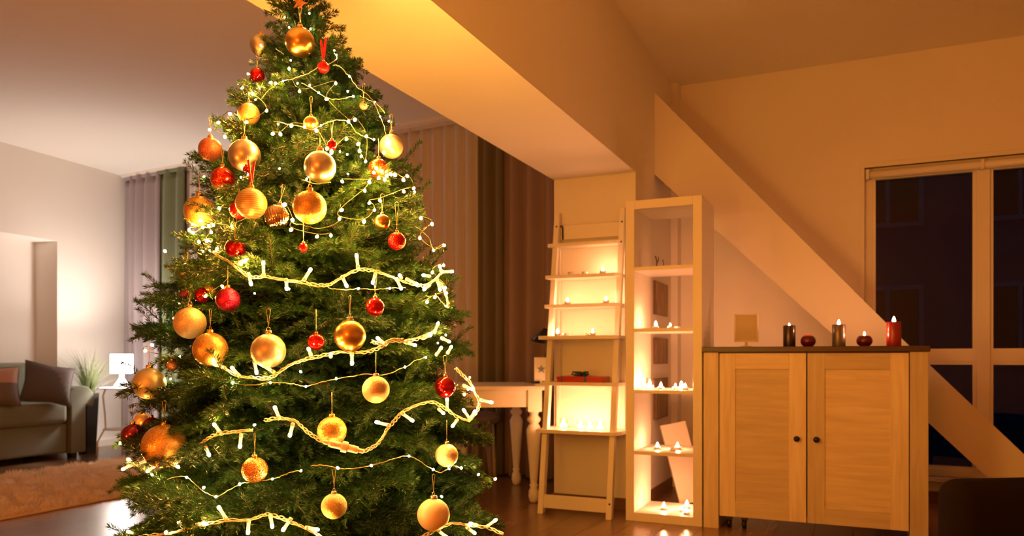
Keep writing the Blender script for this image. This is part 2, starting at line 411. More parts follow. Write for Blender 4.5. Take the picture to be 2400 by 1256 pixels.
# baseboards
m=MB(); m.box(XB1,WX0+3,YB-.015,YB,0,.075); tag(m.build('baseboard_back',M['base']),kind='structure')
m=MB(); m.box(XB0-.012,XB1+.012,4.606,4.62,0,.07); m.box(XB1,XB1+.012,4.62,YB-.015,0,.07); m.box(XB0-.012,XB0,4.62,5.3,0,.07); tag(m.build('baseboard_pillar',M['base']),kind='structure')
m=MB(); wallbox(m,.02,tn,0,.014,0,.07); tag(m.build('baseboard_left',M['whitewood']),kind='structure')

# outside: house across the way and shrub
m=MB(); m.box(-14,20,6.4,30,-.4,-.2); tag(m.build('ground_outside',M['ground']),kind='structure')
hb=root('house',(6,16,-.2),'dark neighbouring house faintly seen through the night window','building')
m=MB(); m.box(-15,9,0,6,0,8.5); m.build('wall',M['facade'],hb)
for ix in range(-5,6):
    for iz in range(3):
        x0=-4+ix*2.1; z0_=1.0+iz*2.6
        m=MB(); m.box(x0,x0+1.2,-.05,.02,z0_,z0_+1.5); w=m.build('window',M['facadewin'],hb)
        m=MB(); m.box(x0+.08,x0+.57,-.06,-.049,z0_+.08,z0_+1.42); m.box(x0+.64,x0+1.12,-.06,-.049,z0_+.08,z0_+1.42); m.build('pane',M['black'],w)
random.seed(3)
for k,(sx,sy,sr) in enumerate(((3.0,10.5,.9),(4.6,11.2,1.1))):
    m=MB(); 
    for i in range(500):
        a=random.random()*6.28; e=math.acos(1-random.random()*1.2); r=sr*(.7+.3*random.random())
        p=Vector((r*math.cos(a)*math.sin(e),r*math.sin(a)*math.sin(e),sr*.8+r*math.cos(e)*.9)); q=.09
        u=Vector((random.uniform(-1,1),random.uniform(-1,1),random.uniform(-1,1))).normalized()*q; v=u.orthogonal().normalized()*q*.6
        m.add([p-u,p-v,p+u,p+v],[(0,1,2,3)])
    o=m.build('shrub',M['hedge'],loc=(sx,sy,-.2)); tag(o,('lower' if k==0 else 'taller')+' dark shrub outside beyond the night window','shrub')

# ------------------------------------------------------------------ CURTAINS
def curtain(name,mt,s0,s1,label,cat='curtain',zb=.02,zt=CEIL-.035,folds=8,amp=.045,off=0,seed=0,lean=0):
    random.seed(seed)
    n=folds*10; ph=[random.uniform(-.5,.5) for _ in range(folds+2)]
    rows=[(zt,.55),(zt-.12,.8),(2.2,1),(1.5,1.05),(.8,1.1),(.3,1.15),(zb,1.2)]
    o0=cpt(s0,off); rt=root(name,(o0.x,o0.y,0),label,cat)
    vs=[];fs=[]
    for j,(z,am) in enumerate(rows):
        for i in range(n+1):
            u=i/n; a=u*folds; k=int(a)
            w=math.sin(2*math.pi*(a+.18*ph[min(k,folds)]*math.sin(math.pi*(a-k))+.03*j*ph[0]))
            w=w*(.75+.5*ph[min(k,folds)])
            s=s0+(s1-s0)*u+lean*(zt-z)
            p=cpt(s,off+amp*am*w); vs.append((p.x-o0.x,p.y-o0.y,z))
    W=n+1
    for j in range(len(rows)-1):
        for i in range(n): fs.append((j*W+i,(j+1)*W+i,(j+1)*W+i+1,j*W+i+1))
    m=MB(); m.add(vs,fs,0,True); o=m.build('fabric',mt,rt)
    sd=o.modifiers.new('s','SOLIDIFY'); sd.thickness=.003
    # heading tape
    a,b=cpt(s0,off-.012),cpt(s1,off-.012); c,d=cpt(s1,off+.012),cpt(s0,off+.012); sh=lambda p:(p.x-o0.x,p.y-o0.y)
    m=MB(); m.hexa([(*sh(a),zt-.03),(*sh(b),zt-.03),(*sh(c),zt-.03),(*sh(d),zt-.03),(*sh(a),zt+.01),(*sh(b),zt+.01),(*sh(c),zt+.01),(*sh(d),zt+.01)]); m.build('heading_tape',mt,rt)
    return rt
sx=cs_from_px
curtain('curtain',M['purple'],sx(291)+.05,sx(381),'pale mauve drape in the corner behind the glowing table lamp',folds=4,amp=.08,seed=1,off=-.02)
curtain('curtain',M['olive'],sx(378),sx(438),'olive green drape between the mauve drape and the white voile',folds=2,seed=2,off=-.03)
curtain('voile_curtain',M['sheer'],sx(434),sx(560),'white voile curtain beside the olive green drape',folds=10,amp=.025,seed=3,off=.02)
curtain('voile_curtain',M['sheer'],sx(700),sx(1132),'long white voile curtain right of the tree before the dark drapes',folds=17,amp=.03,seed=4,off=.03)
curtain('curtain',M['dkolive'],sx(1126),sx(1186),'dark olive drape right of the tree, touching the voile',folds=2,seed=5,off=-.04)
curtain('curtain',M['taupe'],sx(1182),sx(1305),'dark brownish mauve drape next to the white pillar',folds=3,amp=.055,seed=6,off=-.03)
a=cpt(.02,0); b=cpt(5.55,0)
m=MB(); 
for (s0,s1) in ((.02,5.55),):
    fwbox(m,s0,s1,-.05,.06,CEIL-.03,CEIL-.001)
tag(m.build('curtain_track',M['white']),'white ceiling track carrying the drapes along the far wall','curtain track')

# ------------------------------------------------------------------ LEFT ROOM: sofa, cushions, plant, side table, lamp, rug
sf=root('sofa',(-6.72,4.98,0),'grey-green upholstered sofa with a rolled arm in the wall niche','sofa')
# local: x from 0 (front) to -.82 (back); y from 0 (far end) to -2.2
def rbox(name,x0,x1,y0,y1,z0,z1,mt,parent,bv=.04):
    m=MB(); m.box(x0,x1,y0,y1,z0,z1); o=m.build(name,mt,parent,bevel=bv,seg=4)
    for p in o.data.polygons: p.use_smooth=True
    return o
rbox('base',-.75,-.03,-2.1,-.19,.06,.33,M['sofa'],sf,.02)
rbox('seat_cushion',-.72,.01,-1.1,-.2,.335,.53,M['sofa'],sf,.05)
rbox('seat_cushion',-.72,.01,-2.06,-1.11,.335,.53,M['sofa'],sf,.05)
rbox('backrest',-.80,-.56,-2.1,-.1,.2,.90,M['sofa'],sf,.09)
def arm(y0,y1,nm):
    prof=[(y1-.02,.05),(y1-.02,.5)]
    c=((y0+y1)/2+.03,.545); R=.14
    for i in range(15):
        a=math.radians(-30+240*i/14); prof.append((c[0]+R*math.cos(a),c[1]+R*math.sin(a)))
    prof+=[(y0+.03,.5),(y0+.03,.05)]
    m=MB(); m.prism(prof,'x',-.76,0.0); o=m.build(nm,M['sofa'],sf,bevel=.012,seg=3); return o
arm(-.20,0,'arm'); arm(-2.3,-2.1,'arm')
for yy in (-.12,-2.2):
    for xx in (-.06,-.7): box('foot',xx-.03,xx+.03,yy-.03,yy+.03,0,.06,M['black'],sf)
def cushion(name,mats,loc,rot,w,h,t,label,patches):
    n=16; vs=[];fs=[];mi=[]
    for side in (1,-1):
        b=len(vs)
        for j in range(n+1):
            for i in range(n+1):
                u=i/n*2-1; v=j/n*2-1
                e=(1-abs(u)**3.0)*(1-abs(v)**3.0); pin=1-.10*(1-abs(v)**2)*abs(u)**2-.0; pin2=1-.10*(1-abs(u)**2)*abs(v)**2
                vs.append((u*w/2*pin,side*t/2*max(e,0)**.55,v*h/2*pin2))
        for j in range(n):
            for i in range(n):
                q=(b+j*(n+1)+i,b+j*(n+1)+i+1,b+(j+1)*(n+1)+i+1,b+(j+1)*(n+1)+i)
                fs.append(q if side<0 else q[::-1]); mi.append(patches(i/n*2-1,j/n*2-1))
    rt=root(name,loc,label,'cushion','cushions on the sofa'); m=MB(); m.add(vs,fs,0,True); m.m=mi
    o=m.build('cover',mats,rt); rt.rotation_euler=rot
    m=MB(); pts=[(-w/2*1,0,-h/2),(0,0,-h/2*.9),(w/2,0,-h/2),(w/2*.9,0,0),(w/2,0,h/2),(0,0,h/2*.9),(-w/2,0,h/2),(-w/2*.9,0,0),(-w/2,0,-h/2)]
    m.tube([Vector(p)*.985 for p in pts],.004,6); m.build('piping',M['pilgrey'],rt)
    return rt
p=wp(22,900,6.95); cushion('cushion',[M['pilmid'],M['pilpink']],(-6.80,4.15,.695),(math.radians(-14),0,math.radians(66)),.40,.36,.15,'patchwork cushion with a salmon pink patch, at the left edge',lambda u,v: 1 if (v>.0 and u>-.2) else 0)
cushion('cushion',[M['pilgrey'],M['pilmid']],(-6.74,4.60,.71),(math.radians(-18),math.radians(12),math.radians(72)),.42,.38,.15,'dark grey patchwork cushion leaning by the sofa arm',lambda u,v: 1 if (u+v*.6>.35) else 0)

# plant with tall thin blades in a black planter
pp=root('potted_grass',(-6.97,5.17,0),'tall thin-bladed grass plant in a slim black planter behind the sofa arm','plant')
m=MB(); m.prism([(-.065,-.065),(.065,-.065),(.065,.065),(-.065,.065)],'z',0,.06); 
m.hexa([(-.05,-.05,0),(.05,-.05,0),(.05,.05,0),(-.05,.05,0),(-.07,-.07,.6),(.07,-.07,.6),(.07,.07,.6),(-.07,.07,.6)]); m.build('planter',M['pot'],pp,bevel=.006)
random.seed(8); m=MB()
for i in range(190):
    a=random.random()*6.283; lean=random.uniform(.05,.5); hh=random.uniform(.3,.52); rr=random.random()*.05
    b0=Vector((rr*math.cos(a*3),rr*math.sin(a*3),.57)); pts=[]
    if i%7==0: lean*=1.5; hh*=.55
    for k in range(6):
        t=k/5; pts.append(b0+Vector((math.cos(a)*lean*t**1.7,math.sin(a)*lean*t**1.7,hh*(t-.25*lean*t**3))))
    sdv=Vector((-math.sin(a),math.cos(a),0)); w=.004
    vs=[];
    for k,q in enumerate(pts): ww=w*(1-k/5.2); vs+= [q-sdv*ww,q+sdv*ww]
    m.add(vs,[(2*k,2*k+1,2*k+3,2*k+2) for k in range(5)],0,True)
o=m.build('blades',M['blade'],pp); o['kind']='stuff'

# side table
ts=root('side_table',(-6.62,5.27,0),'small white round side table with curved wire legs under the lamp','side table')
TH=.655
m=MB(); m.lathe([(0,TH-.012),(.2,TH-.012),(.205,TH-.006),(.2,TH),(0,TH)],40); m.build('table_top',M['tablewhite'],ts)
m=MB(); m.lathe([(0,.243),(.165,.243),(.168,.248),(.165,.253),(0,.253)],32); m.build('shelf',M['tablewhite'],ts)
for k in range(3):
    a=k*2*math.pi/3+.35; c,s=math.cos(a),math.sin(a)
    pts=[(.16*c,.16*s,TH-.012),(.185*c,.185*s,TH-.08),(.165*c,.165*s,.40),(.158*c,.158*s,.27),(.19*c,.19*s,.22),(.235*c,.235*s,.14),(.245*c,.245*s,0)]
    m=MB(); m.tube(pts,.008,8); m.build('leg',M['tablewhite'],ts)
tl=root('table_lamp',(-6.62,5.27,TH),'glowing white table lamp with a drum shade on the small side table','lamp')
m=MB(); m.lathe([(0,0),(.075,0),(.078,.01),(.07,.022),(.048,.05),(.028,.08),(.018,.105),(.022,.118),(.018,.13),(.008,.14),(0,.14)],32); m.build('base',M['ceramic'],tl)
m=MB(); m.lathe([(.100,.14),(.100,.325)],40); m.lathe([(.097,.325),(.097,.14)],40); m.build('lamp_shade',M['lampshade'],tl)
m=MB(); m.lathe([(.006,.13),(.016,.15),(.02,.18),(.012,.2),(0,.205)],12); m.build('bulb',glow('lamp_bulb',(1,.85,.66),40),tl)
lamp('table_lamp_light',(-6.62,5.27,TH+.24),75,(1,.84,.74),.05).parent=None

# rug
rg=root('rug',(-5.35,3.3,0),'fluffy beige shaggy rug on the wood floor left of the tree','rug')
rx,ry=.83,1.9
m=MB(); m.box(-rx,rx,-ry,ry,.001,.016); m.build('backing',M['rug'],rg,bevel=.005)
rng=np.random.default_rng(4)
n=60000; px_=rng.uniform(-rx,rx,n); py_=rng.uniform(-ry,ry,n)
an=rng.uniform(0,6.283,n); clump=np.sin(px_*19+np.cos(py_*14)*2)+np.sin(py_*23+px_*7)
ln=rng.uniform(.03,.055,n); hx=.02*np.cos(clump*2+an*.25); hy=.02*np.sin(clump*2+an*.25); hz=.028+.012*clump*.5+rng.uniform(-.004,.008,n)
wv=.003
v=np.empty((n,3,3),np.float32)
v[:,0]=np.stack([px_-wv*np.cos(an),py_-wv*np.sin(an),np.full(n,.014)],1)
v[:,1]=np.stack([px_+wv*np.cos(an),py_+wv*np.sin(an),np.full(n,.014)],1)
v[:,2]=np.stack([px_+hx,py_+hy,.014+np.abs(hz)],1)
me=bpy.data.meshes.new('pile'); me.from_pydata([],[],[])
me.vertices.add(n*3); me.vertices.foreach_set('co',v.reshape(-1))
me.loops.add(n*3); me.loops.foreach_set('vertex_index',np.arange(n*3,dtype=np.int32))
me.polygons.add(n); me.polygons.foreach_set('loop_start',np.arange(0,n*3,3,dtype=np.int32)); me.update(calc_edges=True)
me.materials.append(M['pile']); o=bpy.data.objects.new('pile',me); COL.objects.link(o); o.parent=rg; o['kind']='stuff'

# ------------------------------------------------------------------ TABLE behind tree
TAB=math.radians(33.2)
tb=root('dining_table',(-1.93,4.60,0),'white table with turned legs between the tree and the ladder shelf','table',rz=TAB)
# local: corner leg at origin; x towards -1.25 (left), y 0..0.79
leg_prof=[(0,0),(.02,0),(.028,.01),(.036,.04),(.033,.075),(.022,.10),(.03,.115),(.022,.125),(.024,.14),(.045,.42),(.05,.475),(.036,.505),(.028,.515),(.044,.535),(.044,.55),(.03,.565),(.028,.58),(.042,.6),(.028,.615),(.028,.625)]
def tleg(x,y):
    m=MB(); m.lathe(leg_prof,20,(x,y,0)); m.box(x-.045,x+.045,y-.045,y+.045,.595,.735); return m.build('leg',M['whitewood'],tb)
TZ=.735
for (x,y) in ((0,0),(-1.3,0),(0,.72),(-1.3,.72)): tleg(x,y)
m=MB(); m.box(-1.37,.07,-.07,.79,TZ,TZ+.028); m.build('table_top',M['whitewood'],tb,bevel=.006)
m=MB(); m.box(-1.255,-.045,-.03,-.008,.625,TZ); m.box(-1.255,-.045,.728,.75,.625,TZ); m.box(.008,.03,.045,.675,.625,TZ); m.box(-1.33,-1.308,.045,.675,.625,TZ); m.build('apron',M['whitewood'],tb)
# stool in front
st=flo(1122,1120); st=root('stool',(st.x,st.y,0),'low cream stool with a grey padded seat beside the tree, under the table','stool',rz=.5)
m=MB(); m.lathe([(0,.43),(.14,.43),(.172,.445),(.18,.475),(.165,.505),(.1,.52),(0,.522)],32); m.build('seat',M['grey_seat'],st)
for k in range(4):
    a=k*math.pi/2+.6; c,s=math.cos(a),math.sin(a)
    m=MB(); m.tube([(.12*c,.12*s,.43),(.13*c,.13*s,.3),(.15*c,.15*s,.12),(.16*c,.16*s,0)],.02,10,rs=[.03,.027,.02,.014]); m.build('leg',M['whitewood'] if k%2==0 else M['grey_seat'],st)
# star panel on the table
p=onY(1268,862,4.62); sp=root('star_decoration',(p.x,p.y+.0,TZ+.028),'small white panel with a blue-grey star standing on the table corner','decoration',rz=math.radians(28))
m=MB(); m.box(-.045,.045,-.012,.012,.03,.185); m.build('panel',M['white'],sp,bevel=.004)
m=MB(); m.box(-.04,.04,-.03,.03,0,.012); m.box(-.008,.008,-.008,.008,.012,.03); m.build('foot',M['white'],sp)
st5=[(.03*(1 if i%2==0 else .42)*math.sin(i*math.pi/5),.108+.03*(1 if i%2==0 else .42)*math.cos(i*math.pi/5)) for i in range(10)]
m=MB(); m.prism(st5,'y',-.015,-.011); m.build('star',M['starblue'],sp)
# black desk lamp
p=onY(1277,785,4.85); dl=root('desk_lamp',(-2.02,5.0,TZ+.028),'black desk lamp with a cone shade half hidden behind the ladder shelf','lamp')
m=MB(); m.lathe([(0,0),(.07,0),(.07,.012),(.012,.02),(0,.02)],24); m.build('base',M['black'],dl)
hd=Vector((p.x+2.02,p.y-5.0,p.z-TZ-.028))
m=MB(); m.tube([(0,0,.015),(.02,-.01,.2),tuple(hd+Vector((.06,0,.09)))],.006,8); m.build('arm',M['black'],dl)
m=MB(); m.lathe([(.02,.045),(.028,.03),(.095,-.055),(.092,-.055),(.024,.028)],28); m.build('lamp_shade',M['black'],dl,loc=hd,rot=(0,math.radians(12),0))

# ------------------------------------------------------------------ LADDER SHELF
ls=root('ladder_shelf',(-1.54,4.30,0),'white leaning ladder shelf with five tiers standing against the pillar','shelf')
def ry_(z): return .285*z/1.86      # local y of rail centre at height z (leans back)
LX=.215
for sgn in (-1,1):
    m=MB(); w,t=.017,.024; x=sgn*LX
    m.hexa([(x-w,-t,0),(x+w,-t,0),(x+w,t,0),(x-w,t,0),(x-w,ry_(1.87)-t,1.87),(x+w,ry_(1.87)-t,1.87),(x+w,ry_(1.87)+t*.4,1.87),(x-w,ry_(1.87)+t*.4,1.87)]); m.build('side_rail',M['whitewood'],ls,bevel=.003)
    m=MB(); m.box(x-.012,x+.012,.285,.315,.50,1.80); m.build('rear_post',M['whitewood'],ls,bevel=.002)
tiers=[(1.655,-.255,.225,.05),(1.45,-.255,.225,.06),(1.265,-.25,.225,.06),(1.068,-.265,.24,.09),(.785,-.24,.24,.06),(.495,-.262,.262,.05)]
for z,x0,x1,fr in tiers:
    y0=ry_(z)-fr; y1=.312
    m=MB(); m.prism([(x0,y0+.0),(x1-.03,y0),(x1,y0+.03),(x1,y1),(x0,y1)],'z',z-.011,z+.011); m.build('shelf_board',M['whitewood'],ls,bevel=.002)
m=MB(); m.box(-LX+.017,LX-.017,-.004,.012,.035,.115); m.build('stretcher',M['whitewood'],ls,bevel=.002)
m=MB(); m.box(-LX+.012,LX-.012,.29,.303,1.70,1.79); m.build('top_rail',M['whitewood'],ls,bevel=.002)
for sgn in (-1,1):
    for z in (1.655,1.45,1.265,1.068,.785,.495,.09,1.78):
        if sgn<0 and z not in (1.78,.495): continue
        m=MB(); xx=sgn*LX+.0175; yf=ry_(z)
        m.lathe([(0,0),(.006,0),(.0055,.003),(0,.0035)],10); m.build('screw',M['black'],ls,loc=(sgn*LX+.004,yf-.0265,z),rot=(math.pi/2,0,0))
hk=onY(1318,540,4.585); hk=root('hook',hk,'black curved hook at the top left of the ladder shelf','hook')
m=MB(); m.tube([(-.014,-.005,.02),(-.008,-.006,.028),(0,-.006,.026),(.004,-.006,.012),(.005,-.006,-.06)],.005,8); m.build('hook_body',M['black'],hk)

# gift box on tier 5
g0=onY(1370,887,4.42); gx,gy=-1.535,4.43
gb=root('gift_box',(gx,gy,.797),'flat red gift box with a dark blue bow on the ladder shelf','gift')
m=MB(); m.box(-.145,.145,-.06,.09,0,.03); m.build('box',M['giftred'],gb,bevel=.002)
m=MB(); m.box(-.147,.147,-.062,.092,.018,.034); m.build('lid',M['giftred'],gb,bevel=.002)
m=MB(); m.box(.028,.044,-.064,.094,-.0,.0355); m.box(-.118,-.108,-.064,.094,-.0,.0355); m.build('ribbon',M['ribbonblue'],gb)
m=MB(); random.seed(2)
for k in range(10):
    a=k*.628+.2; c,s=math.cos(a),math.sin(a); r=.035+.012*(k%3)
    pts=[(0,0,.036),(r*.5*c,r*.35*s,.058),(r*c,r*.7*s,.06),(r*1.1*c,r*.8*s,.047),(r*.6*c,r*.45*s,.038),(0,0,.036)]
    m.tube(pts,.0055,6)
m.build('bow',M['ribbonblue'],gb,loc=(-.005,0,0))

# ------------------------------------------------------------------ BOOKCASE
bx0,bx1,by0,by1,bh=-1.231,-.794,4.315,4.705,1.853
bc=root('open_bookcase',((bx0+bx1)/2,by0,0),'tall narrow white open cube bookcase with five compartments','bookcase')
w=(bx1-bx0)/2; dp=by1-by0; ft=.05
box('side_panel',-w,-w+ft,0,dp,0,bh,M['white'],bc,.0015); box('side_panel',w-ft,w,0,dp,0,bh,M['white'],bc,.0015)
box('top_panel',-w+ft,w-ft,0,dp,bh-ft,bh,M['white'],bc,.0015); box('bottom_panel',-w+ft,w-ft,0,dp,0,ft,M['white'],bc,.0015)
BS=[1.4535,1.106,.758,.411]   # shelf top heights
BS=[bh-ft-(bh-2*ft-4*.02)/5*(k+1)-.02*k for k in range(4)]
for z in BS: box('shelf_board',-w+ft,w-ft,.004,dp,z-.02,z,M['white'],bc)

# leaning board and pictures behind the bookcase
m=MB(); L_=.52; m.box(-.085,.085,-.012,.012,0,L_)
o=m.build('leaning_board',M['pale'],loc=(-.965,4.93,.018),rot=(math.radians(-13),math.radians(-6),math.radians(-28)),bevel=.003)
o.rotation_euler=(math.radians(-13),math.radians(-11),math.radians(30))
tag(o,'pale blank board leaning on the wall behind the bookcase','board')
for k,(y0p,y1p,lab) in enumerate(((657,742,'uppermost of the three dark bark-like pictures seen through the bookcase'),(791,852,'middle one of the three dark bark-like pictures behind the bookcase'),(887,975,'lowest of the three dark bark-like pictures behind the bookcase'))):
    a=onX(1534,y0p,XB1+.01); b=onX(1563,y1p,XB1+.01)
    rt=root('picture',(XB1,(a.y+b.y)/2,(a.z+b.z)/2),lab,'picture','pictures on the pillar side')
    hy=abs(b.y-a.y)/2; hz=abs(a.z-b.z)/2
    m=MB(); m.box(.001,.018,-hy,hy,-hz,hz); m.build('canvas_frame',M['base'],rt,bevel=.002)
    m=MB(); m.box(.018,.021,-hy+.006,hy-.006,-hz+.006,hz-.006); m.build('print',M['artbark'],rt)

# small antler-like twig ornaments on the top bookcase shelf
o=root('twig_ornament',(bx0+.13,4.52,BS[0]),'pair of thin brown twig ornaments on the top bookcase shelf','ornament')
m=MB(); m.tube([(0,0,0),(.004,0,.05),(-.006,0,.085)],.004,6); m.tube([(.003,0,.04),(.014,0,.06),(.012,0,.08)],.003,6); m.lathe([(0,0),(.016,0),(.014,.006),(0,.006)],12); m.build('twig',M['base'],o)
m=MB(); m.tube([(0,0,0),(.004,0,.04),(-.002,0,.065)],.003,6); m.build('twig',M['base'],o,loc=(.035,.02,0))

# ------------------------------------------------------------------ CABINET
cx0,cx1,cy0,cy1,ch=-.785,.318,4.312,4.72,1.004
cb=root('cabinet',((cx0+cx1)/2,cy0,0),'pale oak two-door cabinet with a dark wood top','cabinet')
w=(cx1-cx0)/2; dp=cy1-cy0
m=MB(); m.box(-w-.008,w+.008,-.012,dp,ch-.03,ch); m.build('top_board',M['darktop'],cb,bevel=.003)
lw_=.082
for s in (-1,1):
    a,b=(-w,-w+lw_) if s<0 else (w-lw_,w)
    m=MB(); m.box(a,b,0,dp,0,ch-.03); m.build('side_panel',M['oakv'],cb,bevel=.002)
m=MB(); m.box(-w+lw_,w-lw_,.03,dp,.10,ch-.03); m.build('body',M['darktop'],cb)  # dark colour puts the shade of the door gaps into the body
mid=-w+lw_+ (2*w-2*lw_)*.485
dz0,dz1=.072,ch-.036
for k,(a,b) in enumerate(((-w+lw_+.0045,mid-.0035),(mid+.0035,w-lw_-.0045))):
    fr=.085
    dr=MB(); dr.box(a+fr-.004,b-fr+.004,.010,.028,dz0+fr-.004,dz1-fr+.004); d=dr.build('door',M['oakh'],cb)
    for (p0,p1) in ((a,a+fr),(b-fr,b)):
        m=MB(); m.box(p0,p1,.002,.028,dz0,dz1); m.build('stile',M['oakv'],d,bevel=.0015)
    for (q0,q1) in ((dz0,dz0+fr),(dz1-fr,dz1)):
        m=MB(); m.box(a+fr,b-fr,.0022,.028,q0,q1); m.build('rail',M['oakh'],d,bevel=.0015)
    kx=(b-.045) if k==0 else (a+.045)
    m=MB(); m.lathe([(0,0),(.007,0),(.006,.01),(.013,.016),(.016,.024),(.013,.031),(.004,.034),(0,.034)],20)
    m.build('knob',M['black'],d,loc=(kx,.002,.515),rot=(math.pi/2,0,0))
for xx in (-w+lw_+.05,-w+lw_+.13):
    m=MB(); m.tube([(xx-.01,.06,.026),(xx+.01,.06,.026)],.026,16); m.box(xx-.014,xx+.014,.045,.085,.045,.10); m.build('caster',M['black'],cb)

# placard on the cabinet
p=onY(1749,808,4.52); pl=root('sign_holder',(p.x,4.52,ch),'blank beige frame holder on a short stand on the cabinet','frame')
m=MB(); m.box(-.062,.062,-.006,.006,.035,.185); m.build('placard',M['tan'],pl)
m=MB(); 
m.box(-.066,-.058,-.009,.009,.03,.19); m.box(.058,.066,-.009,.009,.03,.19); m.box(-.058,.058,-.009,.009,.03,.038); m.box(-.058,.058,-.009,.009,.182,.19); m.build('rim',M['pale'],pl,bevel=.001)
m=MB(); m.lathe([(0,0),(.035,0),(.03,.006),(.008,.01),(.007,.03),(0,.03)],20); m.build('stand',M['pale'],pl)

def flame_mesh():
    m=MB(); m.lathe([(0,0),(.003,.001),(.0048,.005),(.0045,.009),(.0025,.014),(.0008,.018),(0,.019)],10); return m
fl_proto=None
def add_flame(parent,z,scale=1,x=0,y=0):
    global fl_proto
    if fl_proto is None:
        fl_proto=flame_mesh().build('flame',M['flame'],parent); o=fl_proto
    else: o=copy_part(fl_proto,parent)
    o.location=(x,y,z); o.scale=(scale,)*3
    return o
def wick(parent,z,h=.007):
    m=MB(); m.tube([(0,0,z-.001),(0.0006,0,z+h)],.0009,5); m.build('wick',M['black'],parent)
def pillar_candle(px,py_base,Y,r,h,mt,label,lit=True,fs=1.3):
    p=onY(px,py_base,Y); c=root('pillar_candle',(p.x,Y,ch),label,'candle','candles on the cabinet')
    m=MB(); m.lathe([(0,0),(r*.97,0),(r,.003),(r,h-.003),(r*.96,h),(r*.86,h-.001),(r*.75,h-.006),(0,h-.008)],28); m.build('wax',mt,c)
    wick(c,h-.008)
    if lit: add_flame(c,h-.002,fs)
    return c
def ball_candle(px,py_base,Y,r,h,mt,label,lit=True):
    p=onY(px,py_base,Y); c=root('ball_candle',(p.x,Y,ch),label,'candle','candles on the cabinet')
    pr=[(0,0)]+[(r*math.cos(math.radians(a)),h*.5+h*.5*math.sin(math.radians(a))*1.15) for a in range(-58,59,9)]
    m=MB(); m.lathe([q for q in pr if 0<=q[1]<=h]+[(r*.5,h-.004),(0,h-.006)],28); m.build('wax',mt,c)
    wick(c,h-.006)
    if lit: add_flame(c,h-.002,1.1)
    else:
        m=MB(); m.lathe([(r*.5,h-.003),(r*.62,h+.0005),(r*.55,h+.0015),(r*.45,h-.002)],24); m.build('rim',M['waxredtop'],c)
    return c
YC=4.47
pillar_candle(1850,810,YC,.0325,.118,M['waxdark'],'nearly black pillar candle, first from the frame holder, small flame',fs=.8)
ball_candle(1894,810,YC,.040,.062,M['waxred'],'dark red ball candle between the black and the silver pillar candles, no visible flame',lit=False)
pillar_candle(1966,810,YC,.034,.118,M['waxsilver'],'silver-grey pillar candle burning between the two red ball candles',fs=1.5)
ball_candle(2026,809,YC,.040,.060,M['waxred'],'dark red ball candle burning beside the tall red pillar candle')
pillar_candle(2095,808,YC,.0355,.128,M['waxredlit'],'tall dark red pillar candle burning in front of the window',fs=1.6)

# tealights -------------------------------------------------------
tin_o=None
def tealight(loc,label,group,kind='tin',lit=True,fs=1.0):
    fs*=1.2
    c=root('tealight',loc,label,'candle',group)
    if kind=='tin':
        r,h=.0185,.016
        m=MB(); m.lathe([(0,0),(r,0),(r,h),(r-.001,h),(r-.001,h-.004)],20); m.build('cup',M['tin'],c)
        m=MB(); m.lathe([(r-.001,h-.005),(0,h-.005)],20); m.build('wax',M['waxglow'] if lit else M['pale'],c)
        if lit: add_flame(c,h-.002,fs)
        else: wick(c,h-.005)
    else:
        r,h=.026,(.05 if kind=='glass' else .065)
        m=MB(); m.lathe([(0,0),(r*.85,0),(r,.006),(r,h),(r-.0018,h),(r-.0018,.008),(0,.006)],24); m.build('cup',M['cup'],c)
        m=MB(); m.lathe([(0,.008),(r-.003,.008),(r-.003,h*.45),(0,h*.45)],20); m.build('wax',M['waxglow'] if lit else M['pale'],c)
        if lit: add_flame(c,h*.45+.001,fs)
        else: wick(c,h*.45)
    return c
def on_shelf(px,Y,z): 
    p=onY(px,840,Y); return (p.x,Y,z)
G1='tealights on the ladder shelf'; G2='tealights in the bookcase'
z=1.461
tealight(on_shelf(1338,4.490,z),'unlit tealight at the left of the second ladder tier',G1,lit=False)
tealight(on_shelf(1371,4.490,z),'unlit tealight in the middle of the second ladder tier',G1,lit=False)
tealight(on_shelf(1413,4.490,z),'burning tealight at the right of the second ladder tier',G1,fs=1.2)
z=1.276
tealight(on_shelf(1330,4.460,z),'burning tealight at the left of the third ladder tier',G1,fs=1.2)
tealight(on_shelf(1420,4.460,z),'burning tealight at the right of the third ladder tier',G1,fs=1.1)
z=1.079
tealight(on_shelf(1307,4.405,z),'burning tealight at the left end of the fourth ladder tier',G1,fs=1.3)
tealight(on_shelf(1326,4.405,z),'unlit tealight just beside the leftmost flame on the fourth ladder tier',G1,lit=False)
tealight(on_shelf(1380,4.42,z),'unlit tealight left of the right-hand flame on the fourth ladder tier',G1,lit=False)
tealight(on_shelf(1389,4.405,z),'burning tealight at the right of the fourth ladder tier',G1,fs=1.2)
z=.506
tealight(on_shelf(1321,4.44,z),'burning candle in the tall glass at the left of the lowest ladder tier',G1,'tall',fs=1.5)
tealight(on_shelf(1361,4.45,z),'burning candle in a glass, second from left on the lowest ladder tier',G1,'glass',fs=1.3)
tealight(on_shelf(1382,4.40,z),'burning candle in a glass, second from right on the lowest ladder tier',G1,'glass',fs=1.2)
tealight(on_shelf(1407,4.42,z),'brightest candle in a glass at the right of the lowest ladder tier',G1,'glass',fs=1.6)
tealight(on_shelf(1592,4.62,BS[0]),'tiny tealight alone at the right of the top bookcase shelf',G2,fs=.5)
tealight(on_shelf(1537,4.42,BS[1]),'burning tealight at the left of the second bookcase shelf',G2,fs=1.4)
tealight(on_shelf(1571,4.45,BS[1]),'small burning tealight in the middle of the second bookcase shelf',G2,fs=.8)
tealight(on_shelf(1588,4.52,BS[1]),'unlit tealight at the right of the second bookcase shelf',G2,lit=False)
z=BS[2]
